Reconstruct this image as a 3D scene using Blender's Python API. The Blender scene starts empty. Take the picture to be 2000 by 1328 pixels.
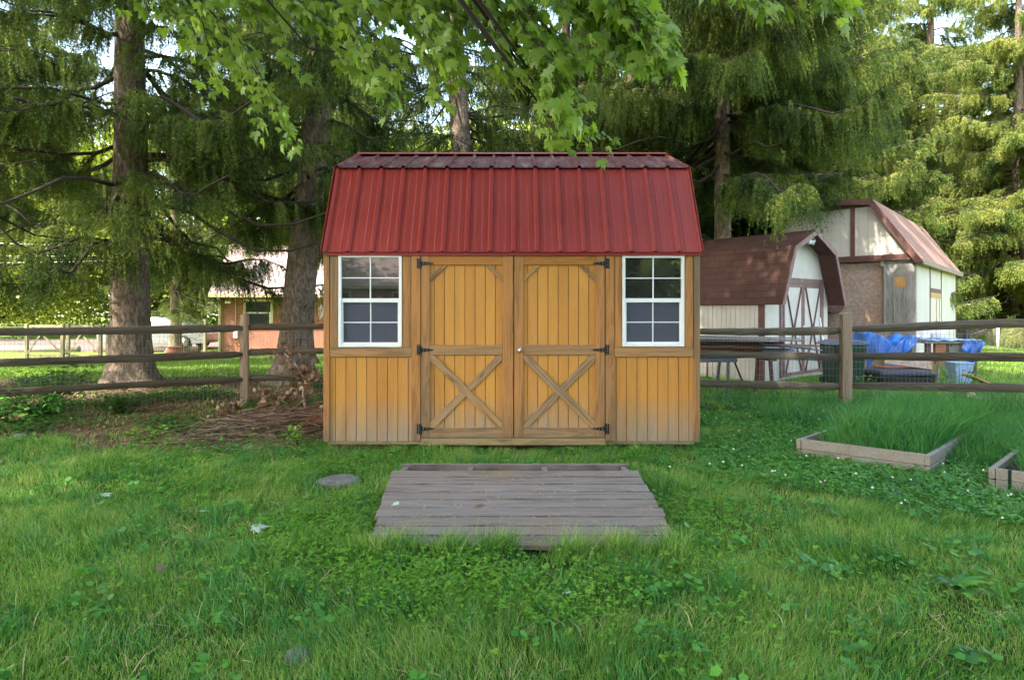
import bpy, math, random
import numpy as np
from mathutils import Vector, Matrix
R = math.radians
C = bpy.context.scene.collection
scene = bpy.context.scene

# ------------------------------------------------------------------ camera
F = 1200.0; HZ = 606.0; CH = 1.4        # focal length and horizon in photo pixels, eye height
cam_d = bpy.data.cameras.new('camera'); cam = bpy.data.objects.new('camera', cam_d); C.objects.link(cam)
cam.location = (0, 0, CH); cam.rotation_euler = (R(90), 0, 0)
cam_d.sensor_width = 36; cam_d.lens = 36*F/2000; cam_d.shift_y = -(664-HZ)/2000
cam_d.clip_start = 0.05; cam_d.clip_end = 800
scene.camera = cam
# ------------------------------------------------------------------ light
SUN_EL = R(48); SUN_AZ = math.atan2(-0.66, -0.56)       # direction towards the sun: behind and left of the camera
sv = Vector((math.cos(SUN_EL)*math.sin(SUN_AZ), math.cos(SUN_EL)*math.cos(SUN_AZ), math.sin(SUN_EL)))
world = bpy.data.worlds.new('World'); scene.world = world; world.use_nodes = True
wn = world.node_tree.nodes; wl = world.node_tree.links
sky = wn.new('ShaderNodeTexSky'); sky.sky_type = 'NISHITA'; sky.sun_disc = False
sky.sun_elevation = SUN_EL; sky.sun_rotation = SUN_AZ; sky.air_density = 1.0; sky.dust_density = 1.6; sky.ozone_density = 1.0
tint = wn.new('ShaderNodeMix'); tint.data_type = 'RGBA'; tint.blend_type = 'MULTIPLY'; tint.inputs[0].default_value = 1; tint.inputs[7].default_value = (1.10, 1.0, .82, 1)   # the camera's warm white balance
bg = wn['Background']; wl.new(sky.outputs[0], tint.inputs[6]); wl.new(tint.outputs[2], bg.inputs[0]); bg.inputs[1].default_value = 0.15
sun_d = bpy.data.lights.new('sun', 'SUN'); sun_d.energy = 2.1; sun_d.angle = R(0.53); sun_d.color = (1.0, 0.93, 0.80)
sun = bpy.data.objects.new('sun', sun_d); C.objects.link(sun); sun.rotation_euler = sv.to_track_quat('Z', 'Y').to_euler()
scene.view_settings.view_transform = 'Standard'; scene.view_settings.look = 'None'
scene.view_settings.exposure = 3.1; scene.view_settings.gamma = 1.0
scene.render.engine = 'CYCLES'
scene.cycles.max_bounces = 8; scene.cycles.transparent_max_bounces = 12; scene.cycles.diffuse_bounces = 4

# ------------------------------------------------------------------ helpers
def smooth(t):
    t = np.clip(t, 0, 1); return t*t*(3-2*t)
def gz(x, y):                                            # the yard falls a little to the back left
    x = np.asarray(x, float); y = np.asarray(y, float)
    return -0.35*smooth((y-12)/10)*smooth((2-x)/6)
def W(px, py, d): return Vector(((px-1000)/F*d, d, CH+(HZ-py)/F*d))
def tag(o, label=None, cat=None, group=None, kind=None):
    if label: o['label'] = label
    if cat: o['category'] = cat
    if group: o['group'] = group
    if kind: o['kind'] = kind
    return o
def thing(name, label, cat, loc=(0, 0, 0), rz=0, group=None):
    o = bpy.data.objects.new(name, None); C.objects.link(o); o.empty_display_size = 0.2
    o.location = loc; o.rotation_euler = (0, 0, rz)
    return tag(o, label, cat, group)
def npmesh(name, V, Fc, m, parent=None, smooth_=False):
    V = np.asarray(V, np.float32); Fc = np.asarray(Fc, np.int32); k = Fc.shape[1]
    me = bpy.data.meshes.new(name); me.vertices.add(len(V)); me.vertices.foreach_set('co', V.ravel())
    me.loops.add(Fc.size); me.loops.foreach_set('vertex_index', Fc.ravel())
    me.polygons.add(len(Fc)); me.polygons.foreach_set('loop_start', np.arange(0, Fc.size, k, dtype=np.int32))
    if smooth_: me.polygons.foreach_set('use_smooth', np.ones(len(Fc), bool))
    me.update(calc_edges=True)
    o = bpy.data.objects.new(name, me); C.objects.link(o)
    if m: me.materials.append(m)
    if parent: o.parent = parent
    return o
def copy_thing(o, label=None, loc=None, rz=None, scale=None):
    c = o.copy(); C.objects.link(c)
    for ch in list(o.children):
        k = ch.copy(); C.objects.link(k); k.parent = c
        for g in ch.children:
            h = g.copy(); C.objects.link(h); h.parent = k
    if label: c['label'] = label
    if loc is not None: c.location = loc
    if rz is not None: c.rotation_euler = (0, 0, rz)
    if scale: c.scale = (scale,)*3 if not isinstance(scale, tuple) else scale
    return c
class MB:
    def __init__(s): s.v = []; s.f = []; s.sm = []
    def add(s, vs, fs, sm=False):
        b = len(s.v); s.v += [tuple(p) for p in vs]; s.f += [tuple(b+i for i in f) for f in fs]; s.sm += [sm]*len(fs)
    def box(s, x0, x1, y0, y1, z0, z1, M=None):
        vs = [Vector(p) for p in ((x0,y0,z0),(x1,y0,z0),(x1,y1,z0),(x0,y1,z0),(x0,y0,z1),(x1,y0,z1),(x1,y1,z1),(x0,y1,z1))]
        if M: vs = [M@p for p in vs]
        s.add(vs, [(0,3,2,1),(4,5,6,7),(0,1,5,4),(1,2,6,5),(2,3,7,6),(3,0,4,7)]); return s
    def beam(s, a, b, w, t, up=(0,0,1)):                  # bar from a to b, w across (in the up plane), t thick
        a = Vector(a); b = Vector(b); d = (b-a); L = d.length; d.normalize(); u = Vector(up)
        n = d.cross(u).normalized(); w2 = n.cross(d).normalized()
        M = Matrix((( d.x, n.x, w2.x, a.x),(d.y, n.y, w2.y, a.y),(d.z, n.z, w2.z, a.z),(0,0,0,1)))
        return s.box(0, L, -t/2, t/2, -w/2, w/2, M)
    def prism(s, poly, y0, y1, ax='y'):                   # poly of (a, z) extruded along the axis
        n = len(poly)
        if ax == 'y': vs = [(a, y0, z) for a, z in poly]+[(a, y1, z) for a, z in poly]
        elif ax == 'x': vs = [(y0, a, z) for a, z in poly]+[(y1, a, z) for a, z in poly]
        else: vs = [(a, z, y0) for a, z in poly]+[(a, z, y1) for a, z in poly]
        s.add(vs, [tuple(range(n)), tuple(range(2*n-1, n-1, -1))]+[(i, i+n, (i+1)%n+n, (i+1)%n) for i in range(n)]); return s
    def tube(s, pts, rad, n=8, cap=True, jit=0, rng=None):
        pts = [Vector(p) for p in pts]; m = len(pts)
        if not hasattr(rad, '__len__'): rad = [rad]*m
        vs = []; prev = None
        for i, p in enumerate(pts):
            d = (pts[min(i+1, m-1)]-pts[max(i-1, 0)]).normalized()
            if prev is None: a = d.orthogonal().normalized()
            else: a = (prev-d*prev.dot(d)).normalized()
            prev = a; b = d.cross(a)
            for k in range(n):
                t = 2*math.pi*k/n; r = rad[i]*(1+(rng.uniform(-jit, jit) if jit else 0))
                vs.append(p+a*math.cos(t)*r+b*math.sin(t)*r)
        fs = [(i*n+k, i*n+(k+1)%n, (i+1)*n+(k+1)%n, (i+1)*n+k) for i in range(m-1) for k in range(n)]
        if cap: fs += [tuple(range(n-1, -1, -1)), tuple(range((m-1)*n, m*n))]
        s.add(vs, fs, True); return s
    def lathe(s, prof, n=20, c=(0,0,0)):
        vs = [(c[0]+r*math.cos(2*math.pi*k/n), c[1]+r*math.sin(2*math.pi*k/n), c[2]+z) for r, z in prof for k in range(n)]
        m = len(prof)
        fs = [(i*n+k, i*n+(k+1)%n, (i+1)*n+(k+1)%n, (i+1)*n+k) for i in range(m-1) for k in range(n)]
        fs += [tuple(range(n-1, -1, -1)), tuple(range((m-1)*n, m*n))]
        s.add(vs, fs, True); return s
    def build(s, name, m, parent=None, bevel=0):
        me = bpy.data.meshes.new(name); me.from_pydata(s.v, [], s.f); me.update()
        me.polygons.foreach_set('use_smooth', s.sm)
        me.materials.append(m); o = bpy.data.objects.new(name, me); C.objects.link(o)
        if parent: o.parent = parent
        if bevel:
            b = o.modifiers.new('bevel', 'BEVEL'); b.width = bevel; b.segments = 2; b.limit_method = 'ANGLE'; b.angle_limit = R(40)
        return o

# ------------------------------------------------------------------ materials
class NT:
    def __init__(s, name):
        s.m = bpy.data.materials.new(name); s.m.use_nodes = True; s.t = s.m.node_tree; s.n = s.t.nodes; s.l = s.t.links
        s.p = s.n['Principled BSDF']; s.out = s.n['Material Output']
    def new(s, k, **kw):
        o = s.n.new(k)
        for a, b in kw.items(): setattr(o, a, b)
        return o
    def link(s, a, b): s.l.new(a, b)
    def coord(s, which='Object', scale=(1,1,1), rot=(0,0,0), loc=(0,0,0)):
        tc = s.new('ShaderNodeTexCoord'); mp = s.new('ShaderNodeMapping')
        mp.inputs['Scale'].default_value = scale; mp.inputs['Rotation'].default_value = rot; mp.inputs['Location'].default_value = loc
        s.link(tc.outputs[which], mp.inputs[0]); return mp.outputs[0]
    def noise(s, vec, scale=5, detail=4, rough=.55, dist=0):
        o = s.new('ShaderNodeTexNoise'); o.inputs['Scale'].default_value = scale; o.inputs['Detail'].default_value = detail
        o.inputs['Roughness'].default_value = rough; o.inputs['Distortion'].default_value = dist
        if vec is not None: s.link(vec, o.inputs['Vector'])
        return o.outputs[0]
    def ramp(s, fac, stops):
        o = s.new('ShaderNodeValToRGB'); e = o.color_ramp.elements
        while len(e) < len(stops): e.new(0.5)
        for i, (p, c) in enumerate(stops): e[i].position = p; e[i].color = (*c, 1) if len(c) == 3 else c
        s.link(fac, o.inputs[0]); return o.outputs[0]
    def mix(s, fac, a, b, mode='MIX'):
        o = s.new('ShaderNodeMix', data_type='RGBA', blend_type=mode)
        if isinstance(fac, (int, float)): o.inputs[0].default_value = fac
        else: s.link(fac, o.inputs[0])
        for v, i in ((a, 6), (b, 7)):
            if isinstance(v, tuple): o.inputs[i].default_value = (*v, 1)
            else: s.link(v, o.inputs[i])
        return o.outputs[2]
    def math(s, op, a, b=0.0, clamp=False):
        o = s.new('ShaderNodeMath', operation=op); o.use_clamp = clamp
        for v, i in ((a, 0), (b, 1)):
            if isinstance(v, (int, float)): o.inputs[i].default_value = v
            else: s.link(v, o.inputs[i])
        return o.outputs[0]
    def mapr(s, v, a, b, c=0, d=1):
        o = s.new('ShaderNodeMapRange'); s.link(v, o.inputs[0])
        for i, x in enumerate((a, b, c, d)): o.inputs[i+1].default_value = x
        return o.outputs[0]
    def bump(s, h, strength=.3, dist=.01):
        o = s.new('ShaderNodeBump'); o.inputs['Strength'].default_value = strength; o.inputs['Distance'].default_value = dist
        s.link(h, o.inputs['Height']); s.link(o.outputs[0], s.p.inputs['Normal'])
    def fin(s, col, rough=.7, spec=.3, metal=0):
        if isinstance(col, tuple): s.p.inputs['Base Color'].default_value = (*col, 1)
        else: s.link(col, s.p.inputs['Base Color'])
        if isinstance(rough, (int, float)): s.p.inputs['Roughness'].default_value = rough
        else: s.link(rough, s.p.inputs['Roughness'])
        s.p.inputs['Specular IOR Level'].default_value = spec; s.p.inputs['Metallic'].default_value = metal
        return s.m
def plain(name, col, rough=.6, spec=.3, metal=0, var=.12, scale=6):
    t = NT(name); v = t.coord()
    n = t.noise(v, scale, 5)
    c2 = tuple(x*(1-var*2) for x in col); c3 = tuple(min(1, x*(1+var)) for x in col)
    return t.fin(t.ramp(n, [(.3, c2), (.7, c3)]), rough, spec, metal)
def leafmat(name, cols, trans=.35, scale=.8, rough=.5, nw=.75, rw=.45):
    t = NT(name); g = t.new('ShaderNodeNewGeometry')
    tc = t.new('ShaderNodeTexCoord'); oi = t.new('ShaderNodeObjectInfo')
    n = t.noise(tc.outputs['Object'], scale, 3)
    f = t.math('ADD', t.math('MULTIPLY', g.outputs['Random Per Island'], rw), t.math('ADD', t.math('MULTIPLY', n, nw), .375-.5*nw+(.45-rw)*.5))
    f = t.math('ADD', f, t.math('MULTIPLY', t.math('SUBTRACT', oi.outputs['Random'], .5), .12))
    k = len(cols); col = t.ramp(f, [(.28+.55*i/(k-1), c) for i, c in enumerate(cols)])
    t.fin(col, rough, .35)
    tr = t.new('ShaderNodeBsdfTranslucent'); br = t.mix(1.0, col, (1.25, 1.3, .55), 'MULTIPLY'); t.link(br, tr.inputs[0])
    mx = t.new('ShaderNodeMixShader'); mx.inputs[0].default_value = trans
    t.link(t.p.outputs[0], mx.inputs[1]); t.link(tr.outputs[0], mx.inputs[2]); t.link(mx.outputs[0], t.out.inputs[0])
    return t.m
def woodmat(name, base, dark, grey, axis='z', weather=.4, weather_bottom=None, contrast=1.0, rough=.65, ring=9):
    t = NT(name)
    sc = {'z': (1, 1, .07), 'x': (.07, 1, 1), 'y': (1, .07, 1)}[axis]
    oi = t.new('ShaderNodeObjectInfo')
    off = t.new('ShaderNodeVectorMath', operation='ADD'); cb = t.new('ShaderNodeCombineXYZ')
    for i in range(3): t.link(t.math('MULTIPLY', oi.outputs['Random'], 7.3+3*i), cb.inputs[i])
    v0 = t.coord('Object', sc); t.link(v0, off.inputs[0]); t.link(cb.outputs[0], off.inputs[1]); v = off.outputs[0]
    n1 = t.noise(v, ring, 3, .5, 1.2)                       # broad figure
    rings = t.math('SINE', t.math('MULTIPLY', n1, 42))
    fine = t.noise(v, 120, 3, .6)
    f = t.math('ADD', t.math('MULTIPLY', rings, .22*contrast), t.math('ADD', t.math('MULTIPLY', fine, .6), t.math('MULTIPLY', n1, .5)))
    col = t.ramp(f, [(.18, dark), (.5, base), (.95, tuple(min(1, c*1.22) for c in base))])
    gcol = t.ramp(f, [(.2, tuple(c*.55 for c in grey)), (.8, grey)])
    wn_ = t.noise(v, 5, 4, .6)
    w = t.mapr(wn_, .62-.3*weather, .78-.2*weather, 0, 1)
    w = t.math('MULTIPLY', w, min(1, weather*1.6), True)
    if weather_bottom:
        z0, z1 = weather_bottom
        g = t.new('ShaderNodeNewGeometry'); sp = t.new('ShaderNodeSeparateXYZ'); t.link(g.outputs['Position'], sp.inputs[0])
        n2 = t.noise(t.coord('Object', (6, 6, 1.2)), 1.6, 4)
        zz = t.math('ADD', sp.outputs[2], t.math('MULTIPLY', t.math('SUBTRACT', n2, .5), -.42))
        w2 = t.mapr(zz, z1, z0, 0, .92)
        w = t.math('MAXIMUM', w, w2)
    col = t.mix(w, col, gcol)
    gi = t.new('ShaderNodeNewGeometry'); hv = t.new('ShaderNodeHueSaturation'); t.link(col, hv.inputs['Color'])
    t.link(t.mapr(gi.outputs['Random Per Island'], 0, 1, .95, 1.06), hv.inputs['Value']); t.link(t.mapr(gi.outputs['Random Per Island'], 0, 1, .497, .503), hv.inputs['Hue']); col = hv.outputs[0]
    t.bump(f, .25, .003)
    return t.fin(col, rough, .25)

M = {}
M['siding'] = woodmat('stained_siding', (.49,.22,.048), (.34,.135,.026), (.35,.27,.19), 'z', .12, (.15,.58), .3, .6, 2.5)
M['trim_z'] = woodmat('trim_vertical', (.40,.18,.055), (.21,.085,.027), (.225,.155,.092), 'z', .68, (.10,.55), .8)
M['trim_x'] = woodmat('trim_horizontal', (.36,.19,.075), (.18,.08,.03), (.26,.185,.115), 'x', .62, (.10,.45), .8)
M['brace'] = woodmat('brace_wood', (.34,.19,.08), (.15,.07,.027), (.27,.20,.13), 'x', .6, None, 1.2)
M['header'] = woodmat('header_wood', (.38,.155,.035), (.24,.09,.022), (.25,.17,.09), 'x', .1, None, .7)
M['base'] = woodmat('skid_wood', (.27,.19,.09), (.14,.09,.04), (.27,.22,.14), 'x', .6)
M['inside'] = plain('inside_wood', (.22,.14,.07), .8)
M['deck'] = woodmat('deck_boards', (.175,.143,.122), (.07,.054,.045), (.22,.195,.185), 'x', .6, None, .6, .9, 6)
def deck_gapshade_stain(m, y0, pw):  # paints gap shade along the board edges, plus brown blotches
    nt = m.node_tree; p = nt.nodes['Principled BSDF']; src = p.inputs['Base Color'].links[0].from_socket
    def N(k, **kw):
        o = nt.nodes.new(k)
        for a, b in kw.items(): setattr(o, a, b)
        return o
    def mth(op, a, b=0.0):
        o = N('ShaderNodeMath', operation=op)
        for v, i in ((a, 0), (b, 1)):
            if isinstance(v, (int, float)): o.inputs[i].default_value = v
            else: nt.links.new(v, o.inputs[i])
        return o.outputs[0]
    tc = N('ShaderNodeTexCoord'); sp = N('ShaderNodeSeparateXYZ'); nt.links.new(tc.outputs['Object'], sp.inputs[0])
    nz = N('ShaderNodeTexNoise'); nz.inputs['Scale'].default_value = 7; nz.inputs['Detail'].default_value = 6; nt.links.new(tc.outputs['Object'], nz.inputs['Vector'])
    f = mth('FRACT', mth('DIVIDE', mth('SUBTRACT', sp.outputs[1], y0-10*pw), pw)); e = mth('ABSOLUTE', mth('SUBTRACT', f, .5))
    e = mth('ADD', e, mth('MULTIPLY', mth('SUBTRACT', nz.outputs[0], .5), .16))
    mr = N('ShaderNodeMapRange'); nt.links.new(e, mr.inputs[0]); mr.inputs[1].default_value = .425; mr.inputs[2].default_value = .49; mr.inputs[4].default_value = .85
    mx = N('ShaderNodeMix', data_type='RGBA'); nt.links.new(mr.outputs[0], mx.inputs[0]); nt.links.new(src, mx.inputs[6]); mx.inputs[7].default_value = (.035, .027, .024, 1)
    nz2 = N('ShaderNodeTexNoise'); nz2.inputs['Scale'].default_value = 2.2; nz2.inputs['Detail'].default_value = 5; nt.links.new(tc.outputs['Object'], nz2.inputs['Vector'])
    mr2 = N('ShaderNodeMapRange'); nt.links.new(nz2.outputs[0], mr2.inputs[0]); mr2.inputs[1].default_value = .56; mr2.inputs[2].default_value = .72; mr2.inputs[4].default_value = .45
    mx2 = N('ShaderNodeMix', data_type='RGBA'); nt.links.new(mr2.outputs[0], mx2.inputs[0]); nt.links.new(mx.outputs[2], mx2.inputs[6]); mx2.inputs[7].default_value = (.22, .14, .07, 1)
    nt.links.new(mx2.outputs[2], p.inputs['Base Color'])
deck_gapshade_stain(M['deck'], 3.50, (4.444-3.50)/9)
M['bedwood'] = woodmat('bed_boards', (.25,.215,.18), (.13,.10,.075), (.33,.30,.27), 'x', .6, None, .5, .85)
M['rail'] = woodmat('fence_rail', (.085,.068,.045), (.03,.024,.017), (.16,.14,.115), 'x', .5, None, .9, .9)
M['post'] = woodmat('fence_post', (.29,.205,.145), (.14,.085,.05), (.30,.26,.19), 'z', .55, None, .9, .85)
M['greywood'] = woodmat('weathered_wood', (.27,.25,.23), (.12,.11,.10), (.38,.36,.35), 'z', .6, None, .8, .9)
M['newwood'] = plain('pine_wood', (.50,.28,.11), .7)
M['white'] = plain('white_vinyl', (.80,.80,.80), .35, .5, 0, .03)
M['black'] = plain('black_iron', (.018,.018,.02), .45, .5, .5)
M['steel'] = plain('brushed_steel', (.55,.55,.53), .3, .5, .9)
M['dark'] = plain('dark_void', (.01,.01,.01), .9)
def roofmat():
    t = NT('red_metal_roof'); v = t.coord('Object', (1, 1, 1))
    n = t.noise(v, 1.3, 4); n2 = t.noise(t.coord('Object', (14, 1, 1)), 3, 4)
    col = t.ramp(n, [(.25, (.225,.021,.016)), (.75, (.30,.032,.025))])
    col = t.mix(t.mapr(n2, .55, .8, 0, .35), col, (.30,.085,.08)); n4 = t.noise(t.coord('Object', (1, 3, 3)), 22, 5, .7); col = t.mix(t.mapr(n4, .58, .75, 0, .35), col, (.15,.03,.025))
    return t.fin(col, t.mapr(n, .3, .7, .42, .55), .4)
M['roof'] = roofmat()
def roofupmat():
    t = NT('upper_red_roof'); v = t.coord('Object', (5, 1.2, 1.2)); n = t.noise(v, 2.0, 5, .65)
    col = t.ramp(n, [(.3, (.085,.020,.017)), (.52, (.12,.036,.030)), (.72, (.24,.15,.125))])  # darker maroon than the lower slope, with pale patches
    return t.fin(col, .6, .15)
M['roof_up'] = roofupmat()
M['bark'] = None
def barkmat(name, c1, c2, c3, sc=1.0):
    t = NT(name); v = t.coord('Object', (1, 1, .42))
    vo = t.new('ShaderNodeTexVoronoi'); vo.inputs['Scale'].default_value = 34*sc
    n = t.noise(v, 11*sc, 8, .75); nv_ = t.new('ShaderNodeTexNoise'); nv_.inputs['Scale'].default_value = 7; nv_.inputs['Detail'].default_value = 5; t.link(v, nv_.inputs['Vector'])
    dv = t.new('ShaderNodeMix', data_type='RGBA'); dv.inputs[0].default_value = .16; t.link(v, dv.inputs[6]); t.link(nv_.outputs[1], dv.inputs[7]); t.link(dv.outputs[2], vo.inputs[0]); n2 = t.noise(t.coord('Object', (1, 1, 1)), 2.2, 4)
    f = t.math('ADD', t.math('MULTIPLY', vo.outputs[0], .38), t.math('MULTIPLY', n, .95))
    col = t.ramp(f, [(.38, c1), (.62, c2), (.86, c3)])
    col = t.mix(t.mapr(n2, .48, .68, 0, .55), col, (.085,.085,.035))       # lichen and algae
    t.bump(f, .9, .03); return t.fin(col, .9, .15)
M['bark'] = barkmat('spruce_bark', (.045,.031,.023), (.145,.107,.08), (.28,.22,.175))
M['twig'] = plain('twig_bark', (.085,.06,.042), .9)
M['branchbark'] = plain('branch_bark', (.06,.045,.035), .9)
M['maplebark'] = barkmat('maple_bark', (.05,.04,.035), (.14,.12,.10), (.26,.23,.2), .6)
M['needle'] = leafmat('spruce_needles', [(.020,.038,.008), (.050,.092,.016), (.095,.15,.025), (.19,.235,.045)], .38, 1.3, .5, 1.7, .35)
M['needle_lit'] = leafmat('sunlit_spruce_needles', [(.035,.065,.014), (.085,.14,.025), (.16,.21,.04), (.27,.29,.07)], .38, 1.0, .5, 1.5, .35)  # brighter copy of the needles, with sunlight put into the colour
M['mapleleaf'] = leafmat('maple_leaves', [(.09,.17,.02), (.18,.29,.04), (.31,.42,.07)], .5, 1.2, .4)
M['farleaf'] = leafmat('broad_leaves', [(.08,.12,.014), (.18,.23,.028), (.32,.36,.055)], .45, .3)
M['grass'] = leafmat('grass_blades', [(.036,.13,.032), (.072,.225,.038), (.125,.30,.042), (.20,.36,.06), (.33,.41,.12)], .34, 1.6, .5, 1.05, .62)
M['grass_far'] = leafmat('far_grass_blades', [(.06,.14,.015), (.12,.22,.03), (.20,.28,.06)], .38, .5, .5)
M['tallgrass'] = leafmat('tall_grass_blades', [(.03,.12,.034), (.06,.22,.06), (.12,.30,.07)], .38, 2, .45)
M['clover'] = leafmat('clover_leaves', [(.03,.12,.022), (.068,.235,.038), (.13,.35,.05)], .38, 1.5, .45)
M['weed'] = leafmat('weed_leaves', [(.06,.19,.016), (.12,.30,.026), (.21,.40,.04)], .42, 2, .45)
M['darkleaf'] = leafmat('bush_leaves', [(.018,.062,.011), (.04,.11,.018), (.07,.17,.024)], .35, 2, .45)
M['deadleaf'] = leafmat('dead_leaves', [(.08,.05,.03), (.19,.12,.08), (.30,.21,.15)], .2, 3, .8)
M['straw'] = plain('dry_straw', (.42,.34,.19), .8)
M['flower'] = plain('clover_flower', (.75,.73,.65), .8)
def groundmat():
    t = NT('ground'); g = t.new('ShaderNodeNewGeometry'); v = g.outputs['Position']
    n = t.noise(v, 1.1, 5); n2 = t.noise(v, 9, 5, .7); n3 = t.noise(v, 60, 3, .7)
    gr = t.ramp(n, [(.3, (.03,.08,.014)), (.7, (.06,.12,.02))]); gr = t.mix(t.mapr(n3, .3, .7, 0, .75), gr, (.022,.04,.008))
    dirt = t.ramp(n2, [(.3, (.055,.032,.02)), (.55, (.12,.07,.045)), (.75, (.20,.125,.085))])
    dirt = t.mix(t.mapr(n3, .4, .7, 0, .7), dirt, (.30,.20,.15))
    sp = t.new('ShaderNodeSeparateXYZ'); t.link(v, sp.inputs[0])
    def band(s, lo, hi, soft): return t.math('MULTIPLY', t.mapr(s, lo-soft, lo+soft), t.mapr(s, hi+soft, hi-soft))
    m1 = t.math('MULTIPLY', t.mapr(sp.outputs[0], -1.5, -2.0), band(sp.outputs[1], 6.1, 12.6, .35))
    m1 = t.math('MULTIPLY', m1, t.mapr(n, .34, .42), True)
    m3 = t.math('MULTIPLY', band(sp.outputs[0], -2.4, 2.1, .2), band(sp.outputs[1], 5.9, 9.2, .1))
    m1 = t.math('MAXIMUM', m1, m3)
    far = t.mapr(sp.outputs[1], 11.5, 13.5)
    gfar = t.ramp(t.noise(v, 2.5, 6, .7), [(.3, (.10,.17,.025)), (.7, (.19,.25,.05))])
    gr = t.mix(far, gr, gfar)
    col = t.mix(m1, gr, dirt)
    t.bump(n3, .8, .02)
    return t.fin(col, .95, .1)
M['ground'] = groundmat()
def glassmat(name, tint, refl=.12):
    t = NT(name); gl = t.new('ShaderNodeBsdfGlossy'); gl.inputs['Roughness'].default_value = .02; gl.inputs[0].default_value = (.9,.93,.95,1)
    tr = t.new('ShaderNodeBsdfTransparent'); tr.inputs[0].default_value = (*tint, 1)
    fr = t.new('ShaderNodeFresnel'); fr.inputs[0].default_value = 1.6
    f = t.math('ADD', fr.outputs[0], refl, True)
    mx = t.new('ShaderNodeMixShader'); t.link(f, mx.inputs[0]); t.link(tr.outputs[0], mx.inputs[1]); t.link(gl.outputs[0], mx.inputs[2])
    df = t.new('ShaderNodeBsdfDiffuse'); df.inputs[0].default_value = (.30,.31,.28,1); m2 = t.new('ShaderNodeMixShader'); n = t.noise(t.coord(), 6, 5, .7)
    t.link(t.mapr(n, .3, .75, .03, .14), m2.inputs[0]); t.link(mx.outputs[0], m2.inputs[1]); t.link(df.outputs[0], m2.inputs[2])
    t.link(m2.outputs[0], t.out.inputs[0]); return t.m
M['glass'] = glassmat('window_glass', (.5,.52,.5), .10)
def screenmat():
    t = NT('insect_screen'); d = t.new('ShaderNodeBsdfDiffuse'); d.inputs[0].default_value = (.12,.125,.165,1)
    tr = t.new('ShaderNodeBsdfTransparent'); mx = t.new('ShaderNodeMixShader'); mx.inputs[0].default_value = .55
    t.link(tr.outputs[0], mx.inputs[1]); t.link(d.outputs[0], mx.inputs[2]); t.link(mx.outputs[0], t.out.inputs[0]); return t.m
M['screen'] = screenmat()
def shingle(name, c1, c2, c3, w=.30, h=.14):
    t = NT(name); b = t.new('ShaderNodeTexBrick'); t.link(t.coord('UV'), b.inputs[0])
    b.offset = .5; b.inputs['Scale'].default_value = 1; b.inputs['Brick Width'].default_value = w; b.inputs['Row Height'].default_value = h
    b.inputs['Mortar Size'].default_value = .006; b.inputs['Mortar Smooth'].default_value = .3
    b.inputs[1].default_value = (*c1, 1); b.inputs[2].default_value = (*c2, 1); b.inputs[3].default_value = (*c3, 1)
    n = t.noise(t.coord('UV'), 90, 3); n2 = t.noise(t.coord('UV'), 1.2, 4)
    col = t.mix(t.mapr(n, .3, .7, 0, .45), b.outputs[0], tuple(c*.6 for c in c1)); col = t.mix(t.mapr(n2, .4, .7, 0, .35), col, tuple(min(1, c*1.7) for c in c2))
    t.bump(b.outputs[1], -.6, .01); return t.fin(col, .9, .15)
M['shingle'] = shingle('brown_shingles', (.062,.032,.025), (.090,.046,.036), (.026,.014,.011))
M['shingle_tan'] = shingle('tan_shingles', (.25,.145,.115), (.30,.18,.145), (.14,.075,.06), .3, .12)  # paler tan roofing for the cream barn
M['shingle_pink'] = shingle('pale_shingles', (.44,.32,.30), (.50,.37,.345), (.34,.24,.225), .3, .12)
M['brick'] = shingle('red_brick', (.35,.125,.085), (.44,.18,.125), (.50,.42,.37), .21, .075)
M['cream'] = plain('cream_siding', (.58,.53,.47), .7, .2, 0, .05, 3)
M['creamshade'] = M['cream']
M['browntrim'] = plain('brown_trim', (.14,.065,.055), .65, .3, 0, .15)
M['maroon'] = plain('maroon_trim', (.21,.115,.11), .65, .3, 0, .15)
def osb():
    t = NT('osb_board'); v = t.coord('Object', (1,1,1)); vo = t.new('ShaderNodeTexVoronoi'); vo.inputs['Scale'].default_value = 14; t.link(v, vo.inputs[0])
    n = t.noise(v, 1.3, 4); n1 = t.noise(v, 25, 3)
    c = t.mix(t.mapr(n, .35, .65), (.52,.38,.32), (.44,.24,.14)); c = t.mix(t.mapr(n1, .35, .7, 0, .8), c, (.60,.50,.44))
    c = t.mix(t.math('MULTIPLY', vo.outputs[0], .5), c, (.18,.12,.09)); return t.fin(c, .85)
M['osb'] = osb()
M['tarp'] = plain('blue_tarp', (.02,.13,.50), .35, .5, 0, .25, 3)
M['lightblue'] = plain('pale_blue_plastic', (.28,.42,.68), .5, .4, 0, .08)
M['greybin'] = plain('grey_lid', (.11,.13,.18), .45, .4)
M['greenbin'] = plain('dark_green_plastic', (.012,.045,.028), .45, .4)
M['navy'] = plain('dark_vinyl', (.03,.032,.05), .5, .4)
M['stone'] = plain('grey_stone', (.15,.145,.14), .9, .2, 0, .2, 14)
M['concrete'] = plain('concrete', (.42,.41,.40), .9, .2, 0, .15, 10)
M['terracotta'] = plain('terracotta', (.42,.16,.10), .75)
M['silver'] = plain('silver_paint', (.26,.28,.31), .25, .6, .5, .02)
M['tyre'] = plain('tyre_rubber', (.02,.02,.02), .8)
M['carglass'] = plain('car_glass', (.03,.04,.05), .08, .8)
M['asphalt'] = plain('driveway_gravel', (.15,.125,.115), .95, .1, 0, .15, 20)
M['yellow'] = plain('creamy_trim', (.62,.56,.33), .6)
M['redboard'] = plain('reddish_board', (.34,.12,.06), .7)
M['palegreen'] = plain('pale_post', (.30,.26,.17), .8)
M['wire'] = plain('galvanised_wire', (.36,.35,.31), .5, .4, .4)
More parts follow.
